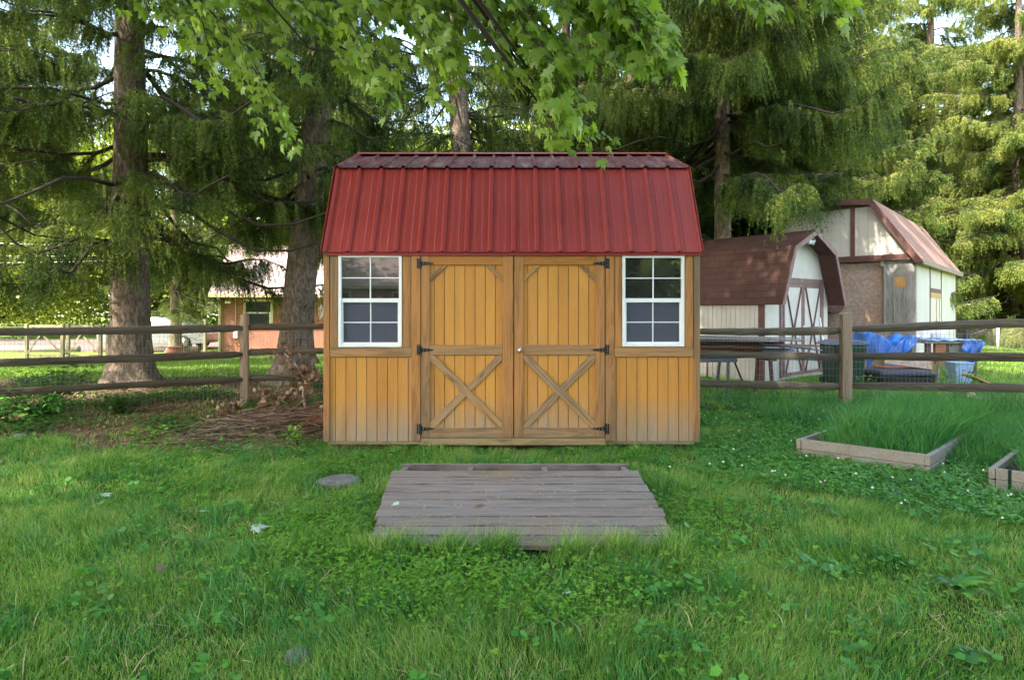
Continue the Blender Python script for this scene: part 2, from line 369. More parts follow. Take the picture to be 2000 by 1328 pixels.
M['leafgrey'] = leafmat('upturned_leaf', [(.38,.46,.38), (.5,.58,.5), (.6,.66,.6)], .3, 3)

# ------------------------------------------------------------------ ground, drive
xs = np.concatenate([np.linspace(-120, -20, 21)[:-1], np.linspace(-20, 24, 89), np.linspace(24, 120, 20)[1:]])
ys = np.concatenate([np.linspace(-60, -2, 20)[:-1], np.linspace(-2, 30, 65), np.linspace(30, 160, 27)[1:]])
GX, GY = np.meshgrid(xs, ys); nx, ny = len(xs), len(ys)
idx = np.arange(nx*ny).reshape(ny, nx)
Q = np.stack([idx[:-1,:-1], idx[:-1,1:], idx[1:,1:], idx[1:,:-1]], -1).reshape(-1, 4)
tag(npmesh('ground', np.stack([GX, GY, gz(GX, GY)], -1).reshape(-1, 3), Q, M['ground'], None, True), kind='structure')
mb = MB(); mb.add([(-60,26,-.34),(-13.6,26,-.34),(-14.6,37,-.34),(-60,37,-.34)], [(0,1,2,3)])
tag(mb.build('driveway', M['asphalt']), kind='structure')

# ------------------------------------------------------------------ the wooden shed with the red roof
SX, SY = 0.0, 6.0
shed = thing('garden_shed', 'honey-stained wooden barn shed with red metal gambrel roof and double doors', 'shed', (0, SY, 0))
def fx(px): return (px-1000)/200.0
def fz(py): return CH+(HZ-py)/200.0
XL, XR = fx(634), fx(1365); DEP = 2.83
def planks(mb, x0, x1, z0, z1, y0, y1, pitch=.1015, gap=.006, holes=(), phase=0):
    x = x0+phase-pitch if phase else x0
    while x < x1-1e-4:
        a = max(x, x0); b = min(x+pitch, x1); x += pitch
        if b-a < gap+.004: continue
        a2, b2 = a+gap/2, b-gap/2
        zs = [(z0, z1)]
        for hx0, hx1, hz0, hz1 in holes:
            if a2 < hx1 and b2 > hx0:
                if a2 < hx0-.01: mb.box(a2, hx0, y0, y1, hz0, hz1)
                if b2 > hx1+.01: mb.box(hx1, b2, y0, y1, hz0, hz1)
                zs = [s_ for q in zs for s_ in ((q[0], min(q[1], hz0)), (max(q[0], hz1), q[1])) if s_[1]-s_[0] > .003]
        for q in zs: mb.box(a2, b2, y0, y1, q[0], q[1])
Z0, ZE = fz(861.5), 1.99
wl_h = (fx(664), fx(783), fz(676), fz(500)); wr_h = (fx(1217), fx(1333), fz(675), fz(501)); dh = (fx(823), fx(1181), fz(858), fz(499))
mb = MB(); planks(mb, XL+.005, XR-.005, Z0, ZE, 0, .012, holes=(wl_h, wr_h, dh)); mb.build('front_siding', M['siding'], shed)
mb = MB()                                                # wall core behind the siding, with the openings
for a, b, h in ((XL+.02, fx(823), wl_h), (fx(1181), XR-.02, wr_h)):
    mb.box(a, h[0], .014, .05, Z0, ZE); mb.box(h[1], b, .014, .05, Z0, ZE); mb.box(h[0], h[1], .014, .05, Z0, h[2]); mb.box(h[0], h[1], .014, .05, h[3], ZE)
mb.box(fx(823), fx(1181), .014, .05, dh[3], ZE)
mb.build('wall_frame', M['inside'], shed)
for s, x in ((-1, XL), (1, XR)):                         # side walls with gambrel tops
    poly = [(.012, Z0), (DEP-.01, Z0), (DEP-.01, 1.97), (DEP-.44, 2.84), (1.417, 3.20), (.43, 2.84), (.012, 1.97)]
    m_ = MB(); xa, xb = (x, x+.03) if s < 0 else (x-.03, x); m_.prism(poly, xa, xb, 'x'); m_.build('side_wall', M['siding'], shed)
mb = MB(); mb.box(XL+.03, XR-.03, DEP-.05, DEP-.015, Z0, 1.97); mb.build('back_wall', M['siding'], shed)
mb = MB(); mb.box(XL+.032, XR-.032, .06, DEP-.06, Z0, Z0+.04); mb.build('floor', M['inside'], shed)
mb = MB(); mb.box(XL+.032, XR-.032, .06, DEP-.06, 1.95, 1.97); mb.build('loft_ceiling', M['inside'], shed)
mb = MB()                                                # skids and base
mb.box(XL+.03, XR-.04, .01, .06, fz(868), Z0-.002)
for y_ in (.3, 2.2): MB().box(XL+.1, XR-.1, y_, y_+.1, .0, fz(868)).build('skid', M['base'], shed)
mb.build('base_skid', M['base'], shed, .003)
mb = MB(); mb.box(fx(822), fx(1182), -.012, .008, fz(868.5), fz(855)); mb.build('threshold', M['base'], shed, .002)
def part(name, mat, x0, x1, y0, y1, z0, z1, par, bev=.003): return MB().box(x0, x1, y0, y1, z0, z1).build(name, M[mat], par, bev)
for a, b, zt in ((633, 644, 494), (1354, 1366, 494)): part('corner_trim', 'trim_z', fx(a), fx(b), -.022, .012, Z0, fz(zt), shed)
for a, b in ((804, 821.5), (1182.5, 1199)): part('door_jamb', 'trim_z', fx(a), fx(b), -.022, -.001, fz(859.5), fz(494), shed)
for a, b in ((645, 661), (787, 803), (1200.5, 1214), (1337, 1353)): part('window_side_trim', 'trim_z', fx(a), fx(b), -.016, -.001, fz(678.5), fz(494), shed)
for a, b in ((644.5, 803.5), (1199.5, 1353.5)): part('sill_trim', 'trim_x', fx(a), fx(b), -.020, -.001, fz(696.5), fz(679), shed)
part('door_header', 'header', fx(822), fx(1182), -.014, .010, fz(499.5), fz(491), shed)
def along(poly, ang, y0, y1, name, par):
    cx = sum(p[0] for p in poly)/len(poly); cz = sum(p[1] for p in poly)/len(poly); c, s_ = math.cos(ang), math.sin(ang)
    o = MB().prism([((x-cx)*c+(z-cz)*s_, -(x-cx)*s_+(z-cz)*c) for x, z in poly], y0, y1).build(name, M['brace'], par, .002)
    o.location = (cx, 0, cz); o.rotation_euler = (0, -ang, 0); return o
def door(x0, x1, hinge, latch):
    d = part('door', 'siding', fx(x0)+.004, fx(x1)-.004, .018, .03, fz(853), fz(500), shed, 0)
    d.data.materials[0] = M['inside']
    sw = 18 if True else 0
    l, r = (x0, x1); sl = (17, 22) if hinge < 0 else (18, 18)
    m_ = MB(); planks(m_, fx(l+sl[0]-2), fx(r-sl[1]+2), fz(851), fz(502), -.002, .014, pitch=.0995, phase=.052); m_.build('door_panel', M['siding'], d)
    for a, b in ((l+.5, l+sl[0]), (r-sl[1], r-.5)): part('stile', 'trim_z', fx(a), fx(b), -.020, -.003, fz(853.5), fz(500), d)
    a, b = fx(l+sl[0])+.001, fx(r-sl[1])-.001
    for y0, y1, mt in ((518, 500.5, 'header'), (693, 673.5, 'trim_x'), (853.5, 834.5, 'trim_x')): part('rail', mt, a, b, -.020, -.003, fz(y0), fz(y1), d)
    for k, (p, q) in enumerate((((a+.01, fz(697)), (b-.01, fz(831))), ((a+.01, fz(831)), (b-.01, fz(697))))):
        m_ = MB(); yy = -.013 if k else -.0155
        # pointed ends that fit the corner
        dx = b-a; t_ = .045
        zt, zb = fz(693.5), fz(834)
        if k == 0: poly = [(a, zt), (a, zt-t_*1.1), (b-t_*1.1, zb), (b, zb), (b, zb+t_*1.1), (a+t_*1.1, zt)]
        else: poly = [(a, zb), (a, zb+t_*1.1), (b-t_*1.1, zt), (b, zt), (b, zt-t_*1.1), (a+t_*1.1, zb)]
        along(poly, math.atan2(zb-zt, b-a)*(1 if k == 0 else -1), -.019 if k == 0 else -.0155, -.0032 if k == 0 else -.0034, 'diagonal_brace', d)
    for sgn, e in ((1, a), (-1, b)):
        zt = fz(518.5); u, t_ = .165, .042
        poly = [(e, zt-u), (e, zt-u+t_*1.25), (e+sgn*(u-t_*1.25), zt), (e+sgn*u, zt)]
        if sgn < 0: poly = poly[::-1]
        along(poly, math.atan2(1, 1)*sgn, -.016, -.0033, 'corner_brace', d)
    for zc in (515, 683, 836.5):
        m_ = MB(); xe = x0-1 if hinge < 0 else x1+1; s = 1 if hinge < 0 else -1
        z = fz(zc); m_.box(min(fx(xe-s*7), fx(xe)), max(fx(xe-s*7), fx(xe)), -.027, -.0225, z-.05, z+.05)
        poly = [(fx(xe)+s*.002, z-.022), (fx(xe)+s*.002, z+.022), (fx(xe)+s*.115, z+.007), (fx(xe)+s*.128, z), (fx(xe)+s*.115, z-.007)]
        if s < 0: poly = poly[::-1]
        m_.prism(poly, -.0265, -.0205); m_.tube([(fx(xe), -.027, z-.045), (fx(xe), -.027, z+.045)], .005, 8)
        h = m_.build('hinge', M['black'], d, .001)
        sc_ = MB()
        for q in [(fx(xe-s*3.5), z+dz) for dz in (-.038, -.013, .013, .038)]+[(fx(xe)+s*t, z+e_) for t, e_ in ((.028, .008), (.028, -.008), (.062, 0), (.098, 0))]:
            sc_.lathe([(.0035, 0), (.0032, .002), (.001, .003)], 6)
            n_ = 18; sc_.v[-n_:] = [(v[0]+q[0], -.0272-v[2], q[1]+v[1]) for v in sc_.v[-n_:]]
        # screws stay inside the hinge mesh's look: joined as a second small part would exceed the depth, so join here
        me = h.data; b0 = len(me.vertices)
        vs = [v.co[:] for v in me.vertices]+sc_.v; fs = [tuple(p.vertices) for p in me.polygons]+[tuple(b0+i for i in f) for f in sc_.f]
        nf = len(me.polygons); me.clear_geometry(); me.from_pydata(vs, [], fs); me.materials.append(M['steel'])
        for i, p in enumerate(me.polygons): p.material_index = 0 if i < nf else 1
    if latch:
        m_ = MB(); z = fz(684); x = fx(1015)
        m_.lathe([(.020, 0), (.020, .004), (.014, .010), (.009, .014), (.009, .028)], 14); m_.v = [(v[0]+x, -.0205-v[2], v[1]*1.25+z) for v in m_.v]
        m_.tube([(x-.004, -.05, z-.03), (x-.002, -.054, z-.01), (x+.002, -.054, z+.012), (x+.008, -.048, z+.038)], [.006, .009, .008, .005], 10)
        m_.build('door_handle', M['steel'], d)
    return d
door(823, 1003, -1, False); door(1004, 1181, 1, True)
def window(par, x0, x1, z0, z1, y=0.0, cols=2, rows=2, screen=True, dark=False):
    w = MB(); fw = .028
    w.box(x0, x0+fw, y-.024, y+.03, z0, z1); w.box(x1-fw, x1, y-.024, y+.03, z0, z1)
    w.box(x0+fw, x1-fw, y-.0235, y+.03, z0, z0+fw); w.box(x0+fw, x1-fw, y-.0235, y+.03, z1-.024, z1)
    o = w.build('window', M['white'], par, .002)
    zm = (z0+z1)/2+.0
    s = MB(); s.box(x0+fw, x1-fw, y-.014, y+.012, zm-.014, zm+.026)
    s.box(x0+fw, x0+fw+.014, y-.006, y+.016, z0+fw, zm-.014); s.box(x1-fw-.014, x1-fw, y-.006, y+.016, z0+fw, zm-.014)
    s.box(x0+fw+.014, x1-fw-.014, y-.0055, y+.016, z0+fw, z0+fw+.016); s.build('sash', M['white'], o, .001)
    g = MB(); gw = .010; xc = (x0+x1)/2
    zc = (zm+.026+z1-.024)/2
    g.box(xc-gw/2-.001, xc+gw/2+.001, y-.010, y-.002, zm+.026, z1-.024); g.box(x0+fw, xc-gw/2-.001, y-.0095, y-.002, zc-gw/2, zc+gw/2); g.box(xc+gw/2+.001, x1-fw, y-.0095, y-.002, zc-gw/2, zc+gw/2)
    zc = (z0+fw+.016+zm-.014)/2
    g.box(xc-gw/2, xc+gw/2, y+.003, y+.009, z0+fw+.016, zm-.014); g.box(x0+fw+.014, xc-gw/2, y+.0035, y+.009, zc-gw/2, zc+gw/2); g.box(xc+gw/2, x1-fw-.014, y+.0035, y+.009, zc-gw/2, zc+gw/2)
    g.build('grille', M['white'], o)
    p = MB(); p.box(x0+fw, x1-fw, y-.001, y+.002, zm+.026, z1-.024); p.build('upper_pane', M['glass'], o)
    p = MB(); p.box(x0+fw+.014, x1-fw-.014, y+.0105, y+.0135, z0+fw+.016, zm-.014); p.build('lower_pane', M['glass'], o)
    if screen:
        p = MB(); p.box(x0+fw+.0145, x1-fw-.0145, y+.0094, y+.0098, z0+fw+.016, zm-.014); p.build('insect_screen', M['screen'], o)
    return o
window(shed, fx(662), fx(785.5), fz(677.5), fz(498.5)); window(shed, fx(1215), fx(1335.5), fz(676.5), fz(499.5))
# roof
def metal_panel(x0, x1, p0, p1, ribs, phase):           # ribbed sheet from eave p0=(y,z) up to p1
    prof = [(x0, 0)]; pitch = .2286; x = x0+phase
    while x < x1:
        for dx, h in ((-.024, 0), (-.010, .023), (.010, .023), (.024, 0)):
            if x0 < x+dx < x1: prof.append((x+dx, h))
        for q in (.0762, .1524):
            for dx, h in ((-.010, 0), (-.004, .0035), (.004, .0035), (.010, 0)):
                if x0 < x+q+dx < x1: prof.append((x+q+dx, h))
        x += pitch
    prof.append((x1, 0)); d = Vector((0, p1[0]-p0[0], p1[1]-p0[1])).normalized(); n = Vector((0, -d.z, d.y))
    if n.z < 0: n = -n
    vs = []
    for (y, z) in (p0, p1): vs += [(x_, y+n.y*h, z+n.z*h) for x_, h in prof]
    k = len(prof); mb = MB(); mb.add(vs, [(i, i+1, i+1+k, i+k) for i in range(k-1)])
    x = x0+phase; L = math.hypot(p1[0]-p0[0], p1[1]-p0[1])
    while x < x1-.05:                                      # screw heads beside each rib
        for t_ in (.035, .34, .66, .93):
            c = Vector((x+.036, p0[0]+d.y*L*t_, p0[1]+d.z*L*t_)); r_ = .0065
            b = [c+Vector((math.cos(q*1.047)*r_, 0, 0))+d*math.sin(q*1.047)*r_ for q in range(6)]
            mb.add([v+n*.0005 for v in b]+[v+n*.006 for v in b], [tuple(range(6, 12))]+[(q, (q+1) % 6, (q+1) % 6+6, q+6) for q in range(6)])
        x += pitch
    return mb
RL = 1.845
e0, b0_, r0 = (-.056, 1.962), (.408, 2.885), (1.417, 3.268)
def mir(p): return (2.834-p[0], p[1])
roof = MB(); roof.prism([(-.03, 1.965), (.42, 2.86), (1.417, 3.24), (2.414, 2.86), (2.864, 1.965), (2.83, 1.965), (2.38, 2.835), (1.417, 3.20), (.455, 2.835), (.005, 1.965)], -RL+.03, RL-.03, 'x')
roof = roof.build('roof', M['inside'], shed)
def rp(nm, p, q, ph, mat):
    o = metal_panel(-RL, RL, p, q, 0, ph).build(nm, M[mat], roof)
    s = o.modifiers.new('s', 'SOLIDIFY'); s.thickness = .0012; return o
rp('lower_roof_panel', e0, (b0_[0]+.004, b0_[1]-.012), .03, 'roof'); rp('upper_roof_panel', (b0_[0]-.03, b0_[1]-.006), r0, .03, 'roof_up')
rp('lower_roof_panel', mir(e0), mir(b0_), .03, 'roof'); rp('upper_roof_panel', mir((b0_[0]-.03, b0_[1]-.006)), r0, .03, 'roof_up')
mb = MB()
for s in (-1, 1):
    mb.add([(-RL-.004, 1.417, 3.302), (RL+.004, 1.417, 3.302), (RL+.004, 1.417+s*.13, 3.252), (-RL-.004, 1.417+s*.13, 3.252)], [(0,1,2,3)])
o = mb.build('ridge_cap', M['roof'], roof); s_ = o.modifiers.new('s', 'SOLIDIFY'); s_.thickness = .002
for s in (-1, 1):
    x0, x1 = (-RL-.006, -RL+.04) if s < 0 else (RL-.04, RL+.006)
    m_ = MB(); off = .021
    pts = [e0, b0_, r0, mir(b0_), mir(e0)]
    up = [(p[0]+(.0 if i == 2 else (-.018 if i < 2 else .018)), p[1]+.012+(.012 if i == 2 else 0)) for i, p in enumerate(pts)]
    lo = [(p[0]+(.0 if i == 2 else (.035 if i < 2 else -.035)), p[1]-.05) for i, p in enumerate(pts)]; lo[0] = (-.045, 1.93); lo[-1] = mir(lo[0])
    for i in range(4):
        poly = [up[i], up[i+1], lo[i+1], lo[i]]; m_.prism(poly, (x0 if s < 0 else x1-.006), (x0+.006 if s < 0 else x1), 'x')
    m_.build('gable_trim', M['roof'], roof)
part('eave_trim', 'header', -RL+.03, RL-.03, -.036, -.024, 1.93, 1.972, roof, 0).data.materials[0] = M['roof']

# ------------------------------------------------------------------ ramp in front of the doors
ramp = thing('wooden_ramp', 'weathered grey plank ramp lying in the grass before the shed doors', 'ramp')
dz = lambda y: .069+(y-3.541)*(.245-.069)/(4.444-3.541)
rng = random.Random(4)
nb = 9; y0r, y1r = 3.50, 4.444; pw = (y1r-y0r)/nb
for i in range(nb):
    a = y0r+i*pw+.004; b = y0r+(i+1)*pw-.003+rng.uniform(-.001,.001); cx = .068-.05*(a-3.54)/.9
    m_ = MB(); n = 14; hw = .90+rng.uniform(-.015, .012)
    sl = (.245-.069)/.903; th = .03; base = len(m_.v)
    for k in range(n+1):
        x = cx-hw+2*hw*k/n; j1 = rng.uniform(-.003, .003); j2 = rng.uniform(-.003, .003); wob = rng.uniform(-.0015, .0015)
        m_.v += [(x, a+j1, dz(a)+wob-th), (x, b+j2, dz(b)+wob-th), (x, b+j2, dz(b)+wob), (x, a+j1, dz(a)+wob)]
    for k in range(n):
        p = 4*k; m_.f += [(p, p+1, p+5, p+4), (p+1, p+2, p+6, p+5), (p+2, p+3, p+7, p+6), (p+3, p, p+4, p+7)]
    m_.f += [(3, 2, 1, 0), (4*n, 4*n+1, 4*n+2, 4*n+3)]; m_.sm = [False]*len(m_.f)
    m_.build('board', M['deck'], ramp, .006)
for x in (-.85, -.35, .22, .83):
    m_ = MB(); m_.prism([(3.52, -.03), (4.76, -.03), (4.76, .19), (4.46, dz(4.46)-.034), (3.52, dz(3.52)-.034)], x-.02+.03, x+.02+.03, 'x'); m_.build('joist', M['deck'], ramp, .003)
MB().box(-.86, .90, 4.765, 4.80, -.03, .205).build('header_beam', M['deck'], ramp, .003)

# ------------------------------------------------------------------ raised beds
ua = Vector((.77, -.64, 0)).normalized(); ub = Vector((.74, .67, 0)).normalized()
def bed(P, label, la, lb, h=.19):
    t = thing('raised_bed', label, 'garden bed', (P.x, P.y, 0), 0, 'wooden raised beds')
    th = .042
    for k in range(2):
        z0, z1 = k*h/2+.001, (k+1)*h/2-.002
        for a, b, s in ((Vector(), ua*la, 1), (ub*lb, ub*lb+ua*la, 1)):
            MB().beam(Vector((a.x, a.y, (z0+z1)/2)), Vector((b.x, b.y, (z0+z1)/2)), z1-z0, th).build('side_board', M['bedwood'], t, .005)
        for a in (Vector(), ua*la):
            p = a-ub*.021+ua*(-.022 if a.length < .1 else .022); q = a+ub*(lb+.0)
            MB().beam(Vector((p.x, p.y, (z0+z1)/2-.002)), Vector((q.x, q.y, (z0+z1)/2-.002)), z1-z0-.004, th).build('end_board', M['bedwood'], t, .005)
    m_ = MB(); c = [Vector(), ua*la, ua*la+ub*lb, ub*lb]; m_.add([(q.x, q.y, h-.06) for q in c], [(0,1,2,3)]); m_.build('soil', plain('bed_soil', (.05,.035,.025), .95), t)
    return t
P1 = Vector((2.736, 5.80, 0)); bed(P1, 'grey two-board garden bed overgrown with tall grass, beside the clover', .97, 2.1)
P2 = Vector((3.78, 4.80, 0)); bed(P2, 'grey board garden bed cut off by the right edge, nearest corner showing a dark strap', 1.0, 1.9, .17)
p = P2+ua*.09
MB().beam((p.x-ub.x*.026, p.y-ub.y*.026, .01), (p.x-ub.x*.026, p.y-ub.y*.026, .173), .03, .004, (1,0,0)).build('strap', M['greenbin'], [o for o in C.objects if o.name.startswith('raised_bed')][-1]).matrix_parent_inverse = Matrix.Translation((-P2.x, -P2.y, 0))

# ------------------------------------------------------------------ split-rail fences
rng = random.Random(11)
def rail_mesh(a, b, h, t, seed):
    r = random.Random(seed); a = Vector(a); b = Vector(b); L = (b-a).length; d = (b-a)/L; u = Vector((0,0,1)); n = d.cross(u).normalized()
    N = 26; prof0 = [(-.5,-.42),(-.15,-.5),(.4,-.45),(.5,0),(.38,.4),(0,.5),(-.42,.42),(-.52,0)]
    mb = MB(); vs = []; ph = r.uniform(0, 9)
    for i in range(N+1):
        s = i/N; w = 1+.10*math.sin(ph+s*7)+.05*math.sin(ph*2+s*19); tp = .55 if (i == 0 or i == N) else 1
        oz = .012*math.sin(ph+s*4)+r.uniform(-.003, .003)
        for (pn, pz) in prof0: vs.append(a+d*L*s+n*pn*t*w*tp+u*(pz*h*w*tp+oz+r.uniform(-.002, .002)))
    k = 8; fs = [(i*k+j, (i+1)*k+j, (i+1)*k+(j+1)%k, i*k+(j+1)%k) for i in range(N) for j in range(k)]
    fs += [tuple(range(k-1, -1, -1)), tuple(range(N*k, N*k+k))]
    # local x along the rail for the grain
    M4 = Matrix(((d.x, d.y, d.z, 0), (n.x, n.y, n.z, 0), (0, 0, 1, 0), (0, 0, 0, 1)))
    mb.add([M4@(v-a) for v in vs], fs, False)
    return mb, Matrix(((d.x, n.x, 0, a.x), (d.y, n.y, 0, a.y), (d.z, n.z, 1, a.z), (0, 0, 0, 1)))
def rail(par, a, b, h, t, seed, label=None):
    mb, X = rail_mesh(a, b, h, t, seed); o = mb.build('rail', M['rail'], par, .004); o.matrix_local = X
    if label: o['label'] = label
def post(par, x, y, w, h, seed, z0=-.05):
    r = random.Random(seed); mb = MB(); n = 9; prof = [(-.5,-.45),(.1,-.52),(.5,-.4),(.52,.2),(.4,.5),(-.2,.5),(-.5,.3)]
    vs = []
    for i in range(n+1):
        s = i/n; w2 = w*(1-.08*s)
        for a, b in prof: vs.append((x+a*w2+r.uniform(-.003,.003)+.004*math.sin(s*5+seed), y+b*w2+r.uniform(-.003,.003), z0+s*(h-z0)+(a*.03 if i == n else 0)))
    k = len(prof); mb.add(vs, [(i*k+j, i*k+(j+1)%k, (i+1)*k+(j+1)%k, (i+1)*k+j) for i in range(n) for j in range(k)]+[tuple(range(k-1,-1,-1)), tuple(range(n*k, n*k+k))])
    mb.build('post', M['post'], par, .006)
def wiremesh(par, segs, z0, z1, dxs=.0508, dzs=.1016, r=.0014, back=.05):
    V = []; Fq = []
    def bar(p, q):
        d = (q-p).normalized(); a = d.orthogonal().normalized(); b = d.cross(a); s = len(V)
        for c in (p, q):
            for k in range(3):
                t = 2*math.pi*k/3; V.append(c+a*math.cos(t)*r+b*math.sin(t)*r)
        for k in range(3): Fq.append((s+k, s+(k+1)%3, s+3+(k+1)%3, s+3+k))
    for a, b in segs:
        a = Vector((*a, 0)); b = Vector((*b, 0)); L = (b-a).length; d = (b-a)/L; n = Vector((d.y, -d.x, 0))*(-back)
        k = int(L/dxs)
        for i in range(k+1):
            p = a+d*i*dxs+n; bar(p+Vector((0,0,z0)), p+Vector((0,0,z1+.01)))
        z = z0
        while z <= z1+1e-4: bar(a+n+Vector((0,0,z)), b+n+Vector((0,0,z))); z += dzs
    o = npmesh('wire_mesh', [tuple(v) for v in V], Fq, M['wire'], par); return o
fl = thing('split_rail_fence', 'dark three-rail fence with wire mesh running left of the shed past the big spruce', 'fence')
Lp = [(-8.6, 5.95), (-4.0, 9.2), (-1.2, 10.1)]
for i, (z0, z1, z2) in enumerate(((1.150, 1.14, 1.17), (.775, .757, .76), (.374, .373, .385))):
    rail(fl, (-8.6, 5.95, z0), (-3.97, 9.2, z1), .10, .08, 3+i); rail(fl, (-4.03, 9.2, z1), (-1.2, 10.1, z2), .098, .08, 13+i)
post(fl, -4.0, 9.2, .115, 1.345, 1); post(fl, -8.6, 5.95, .12, 1.35, 2); post(fl, -1.2, 10.1, .12, 1.35, 3)
wiremesh(fl, ((Lp[0], Lp[1]), (Lp[1], Lp[2])), .06, 1.13)
fr = thing('split_rail_fence', 'dark three-rail fence with pale knotty post running right of the shed', 'fence')
Rp = [(1.6, 9.0), (4.72, 8.72), (7.9, 7.55)]
for i, (z0, z1, z1b, z2) in enumerate(((1.085, 1.105, 1.145, 1.23), (.765, .745, .765, .78), (.39, .33, .345, .375))):
    rail(fr, (1.6, 9.0, z0), (4.70, 8.72, z1), .105, .085, 23+i); rail(fr, (4.74, 8.72, z1b), (7.9, 7.55, z2), .11, .085, 33+i)
post(fr, 4.72, 8.70, .148, 1.36, 5); post(fr, 1.6, 9.0, .13, 1.33, 6); post(fr, 7.9, 7.55, .13, 1.36, 7)
wiremesh(fr, ((Rp[0], Rp[1]), (Rp[1], Rp[2])), .06, 1.13, r=.0017)

# ------------------------------------------------------------------ foliage generators
def needle_tris(P, D0, L, rng, step, size, wid):
    """hanging branchlets -> many small needle-bunch triangles"""
    reps = np.maximum(2, (L/step).astype(int)); idx = np.repeat(np.arange(len(P)), reps)
    s = rng.random(len(idx)); Li = L[idx][:, None]; s1 = s[:, None]
    pos = P[idx]+D0[idx]*Li*(s1*.45)+np.array([0, 0, -1.0])*Li*(s1*s1*.55+s1*.2)
    ang = rng.random(len(idx))*2*np.pi
    out = np.stack([np.cos(ang), np.sin(ang), np.zeros_like(ang)], 1)
    dn = .55+.8*rng.random(len(idx)); dirv = out+np.array([0, 0, -1.0])*dn[:, None]; dirv /= np.linalg.norm(dirv, axis=1)[:, None]
    side = np.cross(dirv, rng.normal(size=(len(idx), 3))); side /= np.linalg.norm(side, axis=1)[:, None]
    sz = size*(.6+.8*rng.random(len(idx)))[:, None]*(1.15-.5*s1)
    w = wid*(.7+.6*rng.random(len(idx)))[:, None]
    a = pos-side*w*.5; b = pos+side*w*.5; c = pos+dirv*sz
    V = np.stack([a, b, c], 1).reshape(-1, 3); return V
def spruce_parts(seed, H, z0, Rr, step=.42, hang=.55, q=1.0, trunk_r=.3, lean=(0, 0), dens=1.0, sector=None, zmax=None):
    rng = np.random.default_rng(seed); rr = random.Random(seed)
    wood = MB(); Ps, Ds, Ls = [], [], []
    def axis(z): return Vector((lean[0]*z, lean[1]*z, 0))
    z = z0
    while z < H-.6:
        nbr = rr.choice([3, 4, 5]) if z < (zmax or 99) else 3
        for _ in range(nbr):
            az = rr.uniform(0, 2*math.pi)
            f = (z-z0)/(H-z0); L = Rr*(1-f)**.75*rr.uniform(.6, 1.1)+.35
            dead = (z < z0+1.2 and rr.random() < .35)
            o = axis(z)+Vector((0, 0, z+rr.uniform(-.15, .15))); h = Vector((math.cos(az), math.sin(az), 0)); sd = Vector((-h.y, h.x, 0))
            dr = rr.uniform(.20, .42)*(1-.7*f); up = rr.uniform(.08, .2); bend = rr.uniform(-.2, .2)
            pts = [o+h*L*t+sd*bend*L*t*t+Vector((0, 0, L*(-dr*t+up*t**3+.04*math.sin(t*9+az)))) for t in np.linspace(0, 1, 8)]
            r0 = .009+.0085*L
            wood.tube(pts, [r0*(1-.82*t)+.002 for t in np.linspace(0, 1, 8)], 5, False)
            if dead: continue
            ns = int(L/.12*dens)
            for k in range(ns):
                t = rr.uniform(.12, 1.0); i = min(6, int(t*7)); fr_ = t*7-i; base = pts[i].lerp(pts[i+1], fr_)
                sgn = rr.choice((-1, 1)); l2 = (.18+.24*L*(1-t)**.8*min(1, t*3))*rr.uniform(.6, 1.2)
                d2 = (h*rr.uniform(.4, .9)+sd*sgn).normalized()
                e2 = base+d2*l2+Vector((0, 0, -l2*rr.uniform(.1, .5)))
                wood.tube([base, base.lerp(e2, .5)+Vector((0, 0, .03*l2)), e2], [.0045, .003, .0015], 3, False)
                nb_ = max(2, int(l2/.075*dens))
                for j in range(nb_+1):
                    p = base.lerp(e2, (j+rr.random())/(nb_+1)); Ps.append(p)
                    dd = d2*rr.uniform(.1, .7)+h*rr.uniform(-.1, .4)+sd*rr.uniform(-.2, .2); Ds.append(dd)
                    Ls.append(hang*rr.uniform(.25, 1.0)*(.45+.55*min(1, l2*2)))
        z += step*rr.uniform(.7, 1.3)*(1 if z < (zmax or 99) else 1.8)
    V = needle_tris(np.array([tuple(p) for p in Ps]), np.array([tuple(p) for p in Ds]), np.array(Ls), rng, .0125*q, .052*q**.7, .013*q)
    # trunk with flare
    tr = MB(); N = 40; ns = 20; vs = []
    for i in range(N+1):
        zz = -.15+(H+.1)*(i/N)**1.7; f = max(0, zz)/H
        r = trunk_r*(1-f)**.8+.01; r *= 1+1.0*math.exp(-max(0, zz+.05)/.28)*.9
        for k in range(ns):
            a = 2*math.pi*k/ns; lob = 1+.16*math.exp(-max(0, zz)/.5)*math.sin(a*4+seed)+.04*math.sin(a*3+zz*1.7)+rr.uniform(-.018, .018)
            c = axis(max(0, zz)); vs.append((c.x+r*lob*math.cos(a), c.y+r*lob*math.sin(a), zz))
    tr.add(vs, [(i*ns+k, i*ns+(k+1)%ns, (i+1)*ns+(k+1)%ns, (i+1)*ns+k) for i in range(N) for k in range(ns)], True)
    for _ in range(int(16)):                                # branch stubs and knots
        zz = rr.uniform(.9, z0+.8); a = rr.uniform(0, 6.28); f = zz/H; r = trunk_r*(1-f)**.8; c = axis(zz)
        p = Vector((c.x+r*.9*math.cos(a), c.y+r*.9*math.sin(a), zz)); d = Vector((math.cos(a), math.sin(a), rr.uniform(-.2, .3)))
        tr.tube([p, p+d*rr.uniform(.04, .16)], [.028, .012], 6)
    return tr, wood, V
def make_spruce(label, x, y, rz=0, mat='needle', **kw):
    t = thing('spruce_tree', label, 'tree', (x, y, float(gz(x, y))), rz, 'spruce trees around the yard')
    tr, wood, V = spruce_parts(**kw)
    tr.build('trunk', M['bark'], t); wood.build('branches', M['branchbark'], t)
    npmesh('crown', V, np.arange(len(V)).reshape(-1, 3), M[mat], t)
    return t
